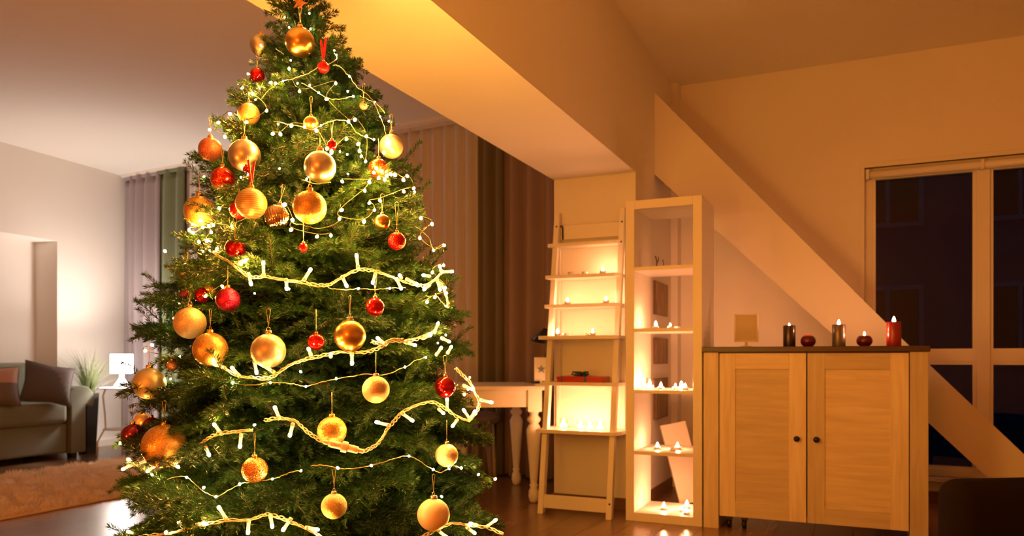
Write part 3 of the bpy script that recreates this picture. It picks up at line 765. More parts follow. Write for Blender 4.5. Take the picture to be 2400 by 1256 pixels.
tealight(on_shelf(1494,4.40,z),'candle glass against the left side of the third bookcase shelf, front one',G2,'glass',fs=1.3)
tealight(on_shelf(1508,4.55,z),'tall candle glass at the back left of the third bookcase shelf',G2,'tall',fs=1.9)
tealight(on_shelf(1523,4.42,z),'candle glass closest to the middle of the left cluster on the third bookcase shelf',G2,'glass',fs=1.4)
tealight(on_shelf(1549,4.40,z),'burning tealight alone in the middle of the third bookcase shelf',G2,fs=1.3)
tealight(on_shelf(1583,4.42,z),'left tealight of the right cluster on the third bookcase shelf',G2,fs=1.0)
tealight(on_shelf(1597,4.50,z),'rear tealight of the right cluster on the third bookcase shelf',G2,fs=1.5)
tealight(on_shelf(1606,4.38,z),'right front tealight of the right cluster on the third bookcase shelf',G2,fs=1.1)
z=BS[3]
tealight(on_shelf(1541,4.46,z),'burning tealight at the left of the fourth bookcase shelf',G2,fs=1.2)
tealight(on_shelf(1577,4.42,z),'unlit tealight beside the right flame on the fourth bookcase shelf',G2,lit=False)
tealight(on_shelf(1588,4.50,z),'burning tealight at the right of the fourth bookcase shelf',G2,fs=1.2)
z=ft
tealight(on_shelf(1556,4.46,z),'burning tealight at the left of the bottom bookcase compartment',G2,fs=1.4)
tealight(on_shelf(1610,4.56,z),'rear right burning tealight in the bottom bookcase compartment',G2,fs=1.5)
tealight(on_shelf(1599,4.45,z),'middle tealight of the right trio in the bottom bookcase compartment',G2,fs=.8)
tealight(on_shelf(1609,4.38,z),'front right tealight in the bottom bookcase compartment',G2,fs=.9)

# ------------------------------------------------------------------ dark armchair bottom right
ar=root('loveseat',(.345,3.28,0),'dark brown upholstered loveseat seen from behind at the lower right corner','sofa',rz=math.radians(31))
def abox(nm,x0,x1,y0,y1,z0,z1,bv):
    m=MB(); m.box(x0,x1,y0,y1,z0,z1); o=m.build(nm,M['brownsofa'],ar,bevel=bv,seg=6)
    for p in o.data.polygons: p.use_smooth=True
    return o
abox('backrest',0,1.35,0,.17,.07,.475,.07)
abox('seat',.52,1.30,.16,.66,.12,.33,.05)
for xx in (.10,1.2):
    box('foot',xx-.02,xx+.02,.04,.08,0,.10,M['black'],ar)
for xx in (.6,1.2): box('foot',xx-.02,xx+.02,.58,.62,0,.13,M['black'],ar)

# ------------------------------------------------------------------ CHRISTMAS TREE
TD=2.3; AX=716
TP=wp(AX,840,TD); TX,TY=TP.x,TP.y
Rt=[(0.10,.40),(.18,.54),(.30,.60),(.477,.575),(.606,.55),(.80,.51),(1.0,.465),(1.12,.435),(1.30,.392),(1.53,.300),(1.634,.243),(1.763,.185),(1.917,.098),(1.97,.055),(2.03,.02),(2.1,.02)]
OFF=[(.5,.022),(.85,.018),(1.12,.012),(1.3,.024),(1.53,.008),(1.63,.004),(1.76,.022),(1.9,.012),(2.0,-.012)]
def off(z): return float(np.interp(z,[a for a,_ in OFF],[b for _,b in OFF]))
def R(z):
    if z<=Rt[0][0]: return Rt[0][1]
    for (a,ra),(b,rb_) in zip(Rt,Rt[1:]):
        if z<=b: return ra+(rb_-ra)*(z-a)/(b-a)
    return Rt[-1][1]
def surf(px,py,push=0.0,ax=AX):
    """point on the front of the tree's crown seen along this direction"""
    d=TD-.3
    for _ in range(14):
        z=H+(840-py)/F*d; u=(px-ax)/F*TD-off(z); rr=R(z)
        o=math.sqrt(max(rr*rr-u*u,(.42*rr)**2))
        d=.5*d+.5*(TD-o)
    return wp(px,py,d-push)

tree=root('christmas_tree',(TX,TY,0),'large decorated green fir tree with lights, tapering up to the beam','christmas tree')
m=MB(); m.tube([(CY*off(q_),SY*off(q_),q_) for q_ in (.05,.6,1.2,1.8,2.0)],.03,12,rs=[.034,.03,.022,.012,.005]); m.build('trunk',M['bark'],tree)
m=MB(); m.lathe([(0,.0),(.16,0),(.165,.02),(.06,.06),(.045,.16),(0.034,.16)],24); m.build('tree_stand',M['black'],tree)

def grid_needles(P,T,rng,length,width,fwd):
    n=len(P)
    U=np.cross(T,np.array([0,0,1.0])); nu=np.linalg.norm(U,axis=1,keepdims=True); U=np.where(nu<1e-3,np.array([1.0,0,0]),U/np.maximum(nu,1e-6)); V=np.cross(U,T)
    ph=rng.uniform(-.25*math.pi,1.25*math.pi,n)[:,None]     # mostly sides and up
    Nn=U*np.cos(ph)+V*np.sin(ph)
    f=fwd*rng.uniform(.7,1.3,n)[:,None]
    D=T*f+Nn; D/=np.linalg.norm(D,axis=1,keepdims=True)
    L=(length*rng.uniform(.75,1.15,n))[:,None]
    W=np.cross(D,Nn+.6*rng.normal(size=(n,3))); W/=np.maximum(np.linalg.norm(W,axis=1,keepdims=True),1e-6)
    bend=(T*.25)*L
    a=P; mid=P+D*L*.5; tip=P+D*L+bend*.5
    v=np.stack([a,mid+W*width,tip,mid-W*width],1)
    return v.reshape(-1,3)
def twig_path(p0,d0,L,droop,n,rng):
    pts=[np.array(p0,float)]; d=np.array(d0,float); st=L/n
    for i in range(n):
        d=d+np.array([0,0,-droop/n])+rng.normal(size=3)*.03; d/=np.linalg.norm(d); pts.append(pts[-1]+d*st)
    return np.array(pts)
def sample(pts,sp,rng,t0=0.0):
    seg=np.diff(pts,axis=0); sl=np.linalg.norm(seg,axis=1); cum=np.concatenate([[0],np.cumsum(sl)]); tot=cum[-1]
    s=np.arange(tot*t0,tot,sp); s=s+rng.uniform(-.4,.4,len(s))*sp; s=np.clip(s,0,tot*.999)
    i=np.searchsorted(cum,s,side='right')-1; i=np.clip(i,0,len(seg)-1); f=((s-cum[i])/sl[i])[:,None]
    return pts[i]+seg[i]*f, seg[i]/sl[i][:,None]
def make_bough(L,seed,sp=.0007,nl=.0175,nw=.0008,droop=.5):
    if L<.22: nl=.0145; sp=.0006
    rng=np.random.default_rng(seed); NV=[]; stems=[]
    main=twig_path((0,0,0),(1,0,.22),L,droop,12,rng)
    stems.append((main,.004*(.4+L),.0009))
    def nd(pts,t0=0.0,s=1.0):
        P,T=sample(pts,sp,rng,t0); NV.append(grid_needles(P,T,rng,nl*s,nw,.75)); P,T=pts[-1:]-(pts[-1:]-pts[-2:-1])*.1,(pts[-1:]-pts[-2:-1])/np.linalg.norm(pts[-1]-pts[-2]); NV.append(grid_needles(np.repeat(P,14,0),np.repeat(T,14,0),rng,nl*s*.85,nw,1.3))
    nd(main,.12 if L<.25 else .3)
    t=.18 if L>.25 else .12; side=1
    while t<.95:
        i=min(int(t*12),11); p=main[i]+(main[i+1]-main[i])*(t*12-i); T=main[i+1]-main[i]; T/=np.linalg.norm(T)
        lat=np.array([-T[1],T[0],0]); lat/=np.linalg.norm(lat)
        for sd in (1,-1):
            sl=min(.24,(1-t)*L*.58+.05)*rng.uniform(.85,1.1)
            d=T*rng.uniform(.65,.95)+lat*sd*1.0+np.array([0,0,rng.uniform(-.12,.18)]); d/=np.linalg.norm(d)
            tw=twig_path(p,d,sl,rng.uniform(.2,.6),6,rng); stems.append((tw,.0022,.0009)); nd(tw,.05)
            if sl>.085:
                q=.34; s2=1
                while q<.9:
                    j=min(int(q*6),5); pp_=tw[j]; T2=tw[j+1]-tw[j]; T2/=np.linalg.norm(T2); l2=np.array([-T2[1],T2[0],0]); l2/=np.linalg.norm(l2)
                    d2=T2*.8+l2*s2+np.array([0,0,rng.uniform(-.1,.3)]); d2/=np.linalg.norm(d2)
                    t2=twig_path(pp_,d2,min(.07,(1-q)*sl*.55+.03),.3,3,rng); stems.append((t2,.0014,.0008)); nd(t2,.0,.95)
                    q+=.022/sl; s2=-s2
        side=-side
        if rng.random()<.22:
            d=T*.8+np.array([0,0,.9])+lat*rng.uniform(-.3,.3); d/=np.linalg.norm(d); tw=twig_path(p,d,.05+.05*rng.random(),.3,3,rng); stems.append((tw,.0015,.0008)); nd(tw)
        t+=.036/L
    V=np.concatenate(NV); n=len(V)//4
    sv=[];sf=[];b0=len(V)
    for pts,r0,r1 in stems:
        k=len(pts)
        for a in range(k):
            r=r0+(r1-r0)*a/(k-1)
            for ang in (0,2.094,4.189): sv.append(pts[a]+np.array([0,math.cos(ang)*r,math.sin(ang)*r]))
        base=b0+len(sv)-3*k
        for a in range(k-1):
            for c in range(3): sf.append((base+a*3+c,base+a*3+(c+1)%3,base+(a+1)*3+(c+1)%3,base+(a+1)*3+c))
    allv=np.concatenate([V,np.array(sv)]).astype(np.float32)
    nq=n+len(sf); idx=np.concatenate([np.arange(n*4,dtype=np.int32),np.array(sf,dtype=np.int32).reshape(-1)])
    me=bpy.data.meshes.new('bough'); me.vertices.add(len(allv)); me.vertices.foreach_set('co',allv.reshape(-1))
    me.loops.add(nq*4); me.loops.foreach_set('vertex_index',idx)
    me.polygons.add(nq); me.polygons.foreach_set('loop_start',np.arange(0,nq*4,4,dtype=np.int32))
    mi=np.zeros(nq,np.int32); mi[n:]=1; me.materials.append(M['needle']); me.materials.append(M['bark'])
    me.polygons.foreach_set('material_index',mi); me.update(calc_edges=True)
    return me,nq
classes=[.09,.14,.20,.27,.34,.42,.50,.57]
bm={}; tot=0
for i,L in enumerate(classes):
    bm[L]=[]
    for k in range(3):
        me,nq=make_bough(L,100+i*7+k); bm[L].append(me); tot+=nq
print('needle quads',tot)
random.seed(11)
# tips: cumulative distribution by crown radius
N=292; zs=np.linspace(.12,1.99,600); wgt=np.array([max(R(z),.06)**.85 for z in zs]); cdf=np.cumsum(wgt); cdf/=cdf[-1]
for i in range(N):
    q=(i+.5)/N; zt=float(np.interp(q,cdf,zs)); az=i*2.39996+random.uniform(-.25,.25)
    fac=random.uniform(.91,1.04) if i%4 else random.uniform(.55,.8)
    el=math.radians(np.interp(zt,[.1,.6,1.2,1.7,1.95],[-2,6,16,34,55])+random.uniform(-6,6))
    L=max(.07,R(zt)*fac/math.cos(el)**.9)
    if zt>1.92: L=random.uniform(.05,.08); el=math.radians(random.uniform(35,70))
    cl=min(classes,key=lambda c:abs(c-L)); me=bm[cl][random.randrange(3)]
    z0=zt-L*math.sin(el)*.8
    o=bpy.data.objects.new('bough',me); COL.objects.link(o); o.parent=tree
    sc=L/cl; o.scale=(sc,)*3; o.location=(CY*off(zt),SY*off(zt),z0)
    o.rotation_mode='XYZ'
    o.rotation_euler=(random.uniform(-.35,.35),-el,az)
# leader at the tip
for k,(dx,L,e,a) in enumerate(((0,.11,80,2.4),(0,.12,62,3.3),(0,.07,70,.4),(0,.06,60,5.0))):
    o=bpy.data.objects.new('bough',bm[.09][k%3]); COL.objects.link(o); o.parent=tree; o.location=(0,0,1.915); o.rotation_euler=(0,-math.radians(e),a); o.scale=(L/.09,)*3

# topper: small copper star bow at the tip
p=wp(703,8,TD-.06); tp=root('star_topper',p,'small copper star ornament at the very tip of the tree','ornament',rz=YAW)
s5=[(.024*(1 if i%2==0 else .42)*math.sin(i*math.pi/5+.3),.024*(1 if i%2==0 else .42)*math.cos(i*math.pi/5+.3)) for i in range(10)]
m=MB(); m.prism(s5,'y',-.003,.003); m.build('star',glitter('copper_glitter_star',(.45,.16,.06)),tp,bevel=.001)
m=MB(); m.tube([(0,0,-.02),(0.002,.01,-.08)],.0012,6); m.build('stem',M['wire'],tp)

# ------------------------------------------------------------------ BAUBLES
def sphere_mb(n1=40,n2=26,lobes=0,amp=0,twist=0,sx_=1.0):
    m=MB(); pr=[(max(math.sin(math.pi*i/n2),1e-4),-math.cos(math.pi*i/n2)*sx_) for i in range(n2+1)]
    m.lathe(pr,n1,lobes=lobes,amp=amp,twist=twist); return m
def stripe_mat(name,c1,c2,scale=14):
    m=bpy.data.materials.new(name); m.use_nodes=True; nt=m.node_tree; N=nt.nodes; L=nt.links; b=N['Principled BSDF']
    tc=N.new('ShaderNodeTexCoord'); wv=N.new('ShaderNodeTexWave'); wv.bands_direction='Z'; wv.inputs['Scale'].default_value=scale/6; wv.inputs['Distortion'].default_value=2.2; wv.inputs['Detail'].default_value=1; wv.inputs['Detail Scale'].default_value=.6
    L.new(tc.outputs['Object'],wv.inputs[0]); mx=N.new('ShaderNodeMix'); mx.data_type='RGBA'; mx.inputs[6].default_value=(*c1,1); mx.inputs[7].default_value=(*c2,1); L.new(wv.outputs[1],mx.inputs[0]); L.new(mx.outputs[2],b.inputs['Base Color'])
    b.inputs['Metallic'].default_value=.5; b.inputs['Roughness'].default_value=.4
    return m
def swirl_mat(name,c1,c2):
    m=bpy.data.materials.new(name); m.use_nodes=True; nt=m.node_tree; N=nt.nodes; L=nt.links; b=N['Principled BSDF']
    tc=N.new('ShaderNodeTexCoord'); n=N.new('ShaderNodeTexNoise'); n.inputs['Scale'].default_value=1.6; n.inputs['Detail'].default_value=.5; L.new(tc.outputs['Object'],n.inputs['Vector'])
    mu=N.new('ShaderNodeMath'); mu.operation='MULTIPLY'; mu.inputs[1].default_value=9; L.new(n.outputs[0],mu.inputs[0])
    fr=N.new('ShaderNodeMath'); fr.operation='FRACT'; L.new(mu.outputs[0],fr.inputs[0])
    lt=N.new('ShaderNodeMath'); lt.operation='LESS_THAN'; lt.inputs[1].default_value=.13; L.new(fr.outputs[0],lt.inputs[0])
    mx=N.new('ShaderNodeMix'); mx.data_type='RGBA'; mx.inputs[6].default_value=(*c1,1); mx.inputs[7].default_value=(*c2,1); L.new(lt.outputs[0],mx.inputs[0]); L.new(mx.outputs[2],b.inputs['Base Color'])
    b.inputs['Metallic'].default_value=.9; b.inputs['Roughness'].default_value=.26; b.inputs['Coat Weight'].default_value=.3
    return m
B={
 'champ':mat('champagne_satin',(.58,.52,.46),.34,metal=1,var=.02),
 'goldsat':mat('gold_satin',(.56,.34,.11),.28,metal=1,var=.02),
 'cream':mat('cream_matte',(.52,.46,.37),.42,metal=.65,var=.03),
 'creamfl':mat('cream_matte_flat',(.74,.62,.48),.55,metal=.2,var=.03),
 'goldgl':glitter('gold_glitter',(.42,.235,.06),.36,.7,55,amount=.36,base2=(.85,.52,.2)),
 'goldfine':glitter('gold_fine_glitter',(.5,.3,.09),.4,.6,110,amount=.5,base2=(1,.7,.3)),
 'red':mat('red_satin',(.46,.003,.008),.22,metal=.85,coat=.4,var=.02),
 'redsh':mat('red_gloss',(.42,.003,.008),.12,metal=.9,coat=.5,var=.02),
 'redgl':glitter('red_glitter',(.5,.004,.012),.25,.9,26,amount=.6,base2=(.9,.03,.03)),
 'rose':glitter('rose_copper_glitter',(.34,.085,.07),.35,.7,45,amount=.7,base2=(.9,.32,.2)),
 'copper':glitter('copper_glitter',(.42,.13,.04),.3,.8,34,amount=.9,base2=(1,.5,.2)),
 'magenta':glitter('magenta_glitter',(.30,.006,.07),.3,.85,45,amount=.5,base2=(.7,.03,.12)),
 'purple':mat('wine_purple_gloss',(.22,.012,.07),.16,metal=.85,coat=.5,var=.02),
 'champgl':glitter('champagne_glitter',(.48,.33,.22),.5,.45,55,amount=.5,base2=(.8,.64,.46)),
 'silver':glitter('silver_rose_glitter',(.60,.40,.28),.4,.6,55,amount=1.0,base2=(1,.85,.65)),
 'snowy':glitter('snowy_gold_glitter',(.58,.44,.2),.6,.3,40,amount=.9,base2=(.85,.72,.42)),
 'stripe':stripe_mat('wavy_striped_cream',(.66,.50,.30),(.46,.28,.11)),
 'swirl':swirl_mat('red_with_gold_swirls',(.62,.008,.012),(.9,.5,.15)),
 'orangegl':swirl_mat('orange_red_with_gold_net',(.65,.05,.012),(.95,.55,.15)),
 'mercury':mat('antiqued_mirror_glass',(.62,.45,.36),.07,metal=1,var=.15,vscale=1.5),
 'dotgold':glitter('gold_dotted_rings',(.5,.31,.07),.4,.6,24,amount=.35,base2=(.7,.48,.16)),
 'beige':mat('beige_satin',(.62,.42,.27),.4,metal=.5,var=.03),
}
meshes={}
def ball_me(kind,mt):
    key=(kind,mt)
    if key not in meshes:
        if kind=='rib': m=sphere_mb(128,26,lobes=26,amp=.09,twist=.5)
        elif kind=='acorn': m=sphere_mb(24,16)
        else: m=sphere_mb()
        o=m.build('ball',B[mt]); meshes[key]=o.data; bpy.data.objects.remove(o)
    return meshes[key]
capm=MB(); capm.lathe([(0,.0),(1.0,0),(1.05,.15),(1.0,.9),(.85,1.05),(0,1.1)],18,lobes=12,amp=.06); ring=[]
for k in range(13): a=k*math.pi*2/12; ring.append((.5*math.cos(a),0,1.45+.5*math.sin(a)))
capm.tube(ring,.1,6)
_c=capm.build('cap',M['capgold']); cap_me=_c.data; bpy.data.objects.remove(_c)
_c=capm.build('cap',M['capsilver']); cap_me2=_c.data; bpy.data.objects.remove(_c)

def bauble(px,py,r,mt,label,kind='ball',push=.03,hang=.045,cap='g',tilt=0,ribbon=False,spark=None):
    # py = ball centre; keep it hanging by its cap from the crown
    c=surf(px,py,push); d=-SY*c.x+CY*c.y
    rr=r/F*d
    rt=root('bauble',c+Vector((0,0,rr)),label,'bauble','baubles on the tree',rz=random.uniform(0,6))
    rt.rotation_euler=(0,tilt,rt.rotation_euler.z)
    o=bpy.data.objects.new('ball',ball_me(kind,mt)); COL.objects.link(o); o.parent=rt; o.scale=(rr,rr,rr*(1.18 if kind=='acorn' else 1)); o.location=(0,0,-rr)
    cr=max(.0042,min(.0085,rr*.22))
    o=bpy.data.objects.new('cap',cap_me if cap=='g' else cap_me2); COL.objects.link(o); o.parent=rt; o.scale=(cr,cr,cr); o.location=(0,0,-rr*.03)
    m=MB(); z0=cr*1.6
    if ribbon:
        w=.003
        for s in (-1,1):
            m.hexa([(-.001+s*.001,-w,z0),(.001+s*.001,-w,z0),(.001+s*.001,w,z0),(-.001+s*.001,w,z0),(s*.011-.001,-w,z0+.055),(s*.011+.001,-w,z0+.055),(s*.011+.001,w,z0+.055),(s*.011-.001,w,z0+.055)])
        m.build('ribbon',M['redribbon'],rt)
    else:
        for s in (-1,1):
            m.tube([(0,0,z0),(s*.002,0,z0+hang*.5),(s*.005,0,z0+hang*.95),(0,0,z0+hang)],.0005,5)
        m.build('hanging_thread',M['wire'],rt)
    if spark: pass
    return rt
random.seed(21)
# px,py,r,mat,label,kwargs
BL=[
(703,99,34,'goldsat','orange-gold satin bauble at the top of the tree, just under the tip',{}),
(613,108,27,'champ','pale champagne bauble half hidden left of the orange-gold top bauble',dict(push=-.10)),
(603,177,17,'red','small red satin bauble on the left edge near the treetop',{}),
(758,158,14,'redgl','little red glitter bauble on a red ribbon near the treetop',dict(ribbon=True,push=.02)),
(583,267,25,'goldgl','gold glitter bauble on the upper left with a warm bulb below it',dict(push=-.02)),
(493,350,27,'rose','rose copper glitter bauble on the upper left edge above the swirled red one',dict(push=.06)),
(573,364,37,'champ','large champagne satin bauble on the upper left, beside the rose copper one',dict(push=.04)),
(750,391,37,'champ','large champagne satin bauble in the upper centre below the small red one',dict(push=.05)),
(729,290,18,'goldsat','small gold bauble with a tall cap in the upper centre',dict(push=-.0,cap='g')),
(778,340,12,'red','tiny red bauble above the large upper-centre champagne bauble',{}),
(917,343,28,'cream','pale cream bauble half hidden on the upper right edge',dict(push=-.02)),
(887,395,23,'orangegl','orange-red bauble with a gold net among bright bulbs on the right',dict(push=-.01)),
(522,420,28,'swirl','red bauble with gold swirls on the left',{}),
(577,396,8,'redsh','very small dark red bauble under the upper left champagne bauble',dict(push=.07,ribbon=False,hang=.02)),
(589,477,36,'stripe','cream bauble with wavy bands, glowing below a red ribbon on the left',dict(push=.05,ribbon=True)),
(560,492,22,'redgl','red glitter bauble peeping out behind the wavy cream bauble',dict(push=-.0)),
(655,510,29,'mercury','ribbed antiqued mirror bauble between the wavy cream and gold glitter ones',dict(kind='rib',cap='s',tilt=.25)),
(726,486,39,'goldgl','large gold glitter bauble in the centre on long threads, beside the ribbed one',dict(push=.05,hang=.07)),
(467,495,35,'goldgl','gold glitter bauble on the left edge beside the voile curtain',dict(push=.06)),
(551,581,23,'red','red satin bauble on the left above the first thick garland',{}),
(711,580,10,'redgl','tiny red glitter drop on a long thread in the centre',dict(kind='acorn',hang=.05,cap='s')),
(896,520,18,'goldsat','small gold satin bauble on the right above a red sparkling one',{}),
(930,565,21,'redgl','red sparkling bauble hanging on the right on a pale string',dict(hang=.07)),
(440,652,20,'beige','pale beige bauble on the left edge above the wine red cluster',dict(push=-.03)),
(437,695,18,'magenta','magenta glitter bauble half hidden at the far left of the red cluster',dict(push=-.02)),
(473,692,19,'redsh','dark red glossy bauble in the middle of the red cluster on the left',dict(push=-.01)),
(489,683,16,'copper','copper bauble behind the purple-red glitter one',dict(push=-.04)),
(534,702,28,'magenta','purple-red glitter bauble, largest of the red cluster on the left',dict(push=.02)),
(445,757,37,'champgl','cream gold speckled bauble on the left above the big gold glitter one',{}),
(493,819,40,'goldgl','large gold glitter bauble above the left end of the second garland',dict(push=.04)),
(629,822,40,'cream','large matte cream-gold bauble touching the second garland',dict(push=.05,cap='s')),
(741,801,20,'red','red satin bauble with a silver cap between two large gold ones',dict(cap='s',hang=.05)),
(820,787,37,'goldsat','large gold satin bauble on the right above the second garland',dict(push=.05,cap='s')),
(879,719,22,'red','red satin bauble on the right below the first garland',{}),
(881,913,32,'champgl','champagne glitter bauble on the lower right below the second garland',dict(cap='s',push=.04)),
(350,899,37,'cream','matte champagne bauble on the left edge in front of the table lamp side',dict(push=.09)),
(404,857,13,'copper','small copper bauble behind the needles right of the matte left-edge bauble',dict(push=-.05)),
(1043,907,25,'redsh','glossy red bauble near the right edge, a tube bulb under it',{}),
(778,1010,34,'dotgold','gold bauble with dotted rings above the cable connector',dict(push=.0)),
(311,1019,26,'purple','glossy wine-purple bauble at the left edge beside the huge gold one',dict(push=.12)),
(355,997,20,'redsh','dark red bauble half hidden behind the huge gold glitter one',dict(push=-.05)),
(385,1045,51,'goldgl','huge gold glitter bauble on the lower left',dict(push=.12)),
(597,1101,30,'copper','dark copper glitter bauble at the lower centre left',dict(push=.04)),
(1047,1067,27,'silver','silver rose glitter bauble near the lower right edge',dict(cap='s',hang=.05)),
(783,1186,30,'snowy','snowy yellow glitter bauble at the bottom centre',dict(cap='s',push=.04)),
(1016,1206,38,'creamfl','large matte cream bauble at the bottom right of the tree',dict(cap='s',push=.05)),
(333,985,18,'beige','blurred beige bauble behind the wine-purple and huge gold ones',dict(push=-.12)),
(852,247,10,'beige','tiny beige bauble peeping behind the needles at the upper right',dict(push=-.04)),
]
for (px,py,r,mt,lab,kw) in BL: bauble(px,py,r,mt,lab,**kw)

# ------------------------------------------------------------------ LIGHT STRINGS
def catmull(pts,sub=6):
    P=[Vector(p) for p in pts]; out=[]
    for i in range(len(P)-1):
        p0=P[max(i-1,0)];p1=P[i];p2=P[i+1];p3=P[min(i+2,len(P)-1)]
        for k in range(sub):
            t=k/sub; out.append(.5*((2*p1)+(p2-p0)*t+(2*p0-5*p1+4*p2-p3)*t*t+(3*p1-p0-3*p2+p3)*t**3))
    out.append(P[-1]); return out
_m=MB(); _m.lathe([(0,-1),(.6,-.75),(.95,-.2),(.9,.35),(.5,.85),(0,1)],10); _o=_m.build('bulb',M['rice']); rice_me=_o.data; bpy.data.objects.remove(_o)
_o=_m.build('bulb',M['fairy']); fairy_me=_o.data; bpy.data.objects.remove(_o)
def tube_bulb_me(L):
    m=MB(); m.lathe([(0,0),(1,0),(1,L-.6),(.7,L-.15),(0,L)],10); o=m.build('tube_bulb',M['tube']); me=o.data; bpy.data.objects.remove(o); return me
def place_bulb(me,parent,loc,s):
    o=bpy.data.objects.new('bulb',me); COL.objects.link(o); o.parent=parent; o.location=loc-parent.location; o.scale=(s,s,s*1.25)
    o.rotation_euler=(random.uniform(-1,1),random.uniform(-1,1),0); return o

def garland(name,paths,tubes,label,push=.035,plug=None):
    first=surf(*paths[0][0],push); rt=root(name,first,label,'string lights','thick garlands with tube bulbs')
    for path in paths:
        mb=MB(); c=catmull([surf(x,y,push) for x,y in path],8)
        for st in range(3):
            pts=[]; 
            for i,p in enumerate(c):
                T=(c[min(i+1,len(c)-1)]-c[max(i-1,0)]).normalized(); u=T.cross(Vector((0,0,1))); u=u.normalized() if u.length>1e-4 else Vector((1,0,0)); v=T.cross(u)
                a=i*.55+st*2.094; rad=.0030+.0012*math.sin(i*.21+st)
                pts.append(p+(u*math.cos(a)+v*math.sin(a))*rad-first)
            mb.tube(pts,.0014,6)
        mb.build('cable',M['cable'],rt)
    for (x0,y0,x1,y1) in tubes:
        a=surf(x0,y0,push+.004); b=surf(x1,y1,push+.012); v=b-a
        # bulbs seen end-on keep their true length, pointing out of the crown
        L=.030; 
        if v.length<.018: 
            out=(Vector((0,0,a.z))-a); out.z=0; v=v*1.0+ (Vector((0,0,H))-a).normalized()*.02
        v=v.normalized()*max(L,min(v.length,.036))
        n=a-first
        m=MB(); m.lathe([(0,0),(.0044,0),(.0048,.003),(.0048,.009),(0,.009)],10); s=m.build('socket',M['plug'],rt,loc=n-v.normalized()*.005)
        q=v.to_track_quat('Z','Y'); s.rotation_mode='QUATERNION'; s.rotation_quaternion=q
        m=MB(); l=v.length; m.lathe([(0,.002),(.0038,.002),(.0040,l*.72)],10,mi=0); m.lathe([(.0040,l*.72),(.0040,l-.004),(.003,l-.001),(0,l)],10,mi=1); s=m.build('tube_bulb',[M['tube'],M['tubetip']],rt,loc=n); s.rotation_mode='QUATERNION'; s.rotation_quaternion=q
    return rt
z5=lambda x,y:(280+x/2.609,900+y/2.609)
random.seed(31)
garland('tube_garland',[[(480,570),(505,595),(535,612),(560,632),(588,648),(618,648),(650,653),(700,660),(745,669),(775,665),(800,651),(839,632),(870,634),(900,642),(940,657),(975,668),(1000,668),(1020,655),(1035,638)],[(1020,655),(1038,672),(1048,700),(1050,722)]],
 [(618,645,617,610),(583,644,590,672),(713,655,730,628),(839,626,835,594),(803,651,812,669),(879,645,874,662),(930,655,941,678),(955,655,980,667),(1005,669,984,687),(1025,658,1032,681),(1038,637,1063,636),(1034,635,1030,622),(1005,647,988,644),(671,658,672,675),(493,585,489,565),(507,594,482,580),(560,615,575,612),(940,650,936,644)],
 'uppermost thick cream garland of tube bulbs across the middle of the tree')
garland('tube_garland',[[(500,853),(525,862),(556,880),(590,885),(625,886),(650,875),(680,855),(712,843),(750,835),(790,825),(825,826),(860,824),(890,815),(915,800),(945,800),(975,795),(1000,785),(1020,777)],[(870,800),(893,806),(920,795),(945,797)]],
 [(597,849,602,877),(559,879,542,860),(640,871,610,852),(775,835,775,830),(825,830,825,855),(728,830,723,817),(902,806,887,794),(951,802,970,808),(993,792,1010,785),(1019,777,1028,755),(1024,830,1034,815),(1037,793,1060,804),(1050,826,1058,812),(520,860,505,852)],
 'middle thick cream garland sweeping up to the right past the large gold baubles')
garland('tube_garland',[[(297,1093),(320,1088),(345,1080),(362,1092),(410,1072),(445,1060),(470,1040),(490,1025),(520,1015),(560,1010),(592,1008)],[(620,985),(654,980),(690,985),(707,1000),(730,1018),(757,1035)],[(852,1058),(875,1048),(893,1030),(909,1005),(925,985),(943,967),(975,950),(1010,942),(1040,955),(1070,975),(1100,985),(1116,965),(1124,945),(1113,920),(1108,905),(1085,880),(1068,862)]],
 [(518,1015,500,992),(565,1021,562,1051),(483,1050,491,1069),(654,979,644,954),(686,996,679,1022),(909,996,878,988),(943,969,970,988),(1048,959,1048,933),(1030,960,1038,967),(1070,986,1058,1002),(1100,980,1085,958),(1100,984,1115,961),(1129,938,1156,944),(1089,904,1104,911),(311,1088,291,1098),(362,1092,337,1111),(406,1088,433,1103),(337,1019,330,1042),(410,1069,430,1062),(308,1082,300,1076)],
 'lower thick cream garland joined by a white connector')
garland('tube_garland',[[(318,1258),(360,1254),(405,1248),(433,1240),(470,1230),(529,1220),(583,1218),(620,1206),(655,1212),(690,1226),(720,1240),(760,1262)],[(985,1262),(1020,1243),(1060,1226),(1100,1232),(1142,1236),(1180,1252)]],
 [(529,1214,510,1184),(433,1241,412,1214),(583,1222,581,1249),(464,1228,487,1226),(634,1210,638,1233),(680,1218,667,1237),(721,1237,744,1241),(322,1256,303,1247),(1142,1233,1165,1216),(1116,1230,1085,1222),(1096,1237,1119,1254),(1027,1243,1043,1256),(389,1250,389,1247)],
 'lowest thick cream garland along the bottom edge of the picture')
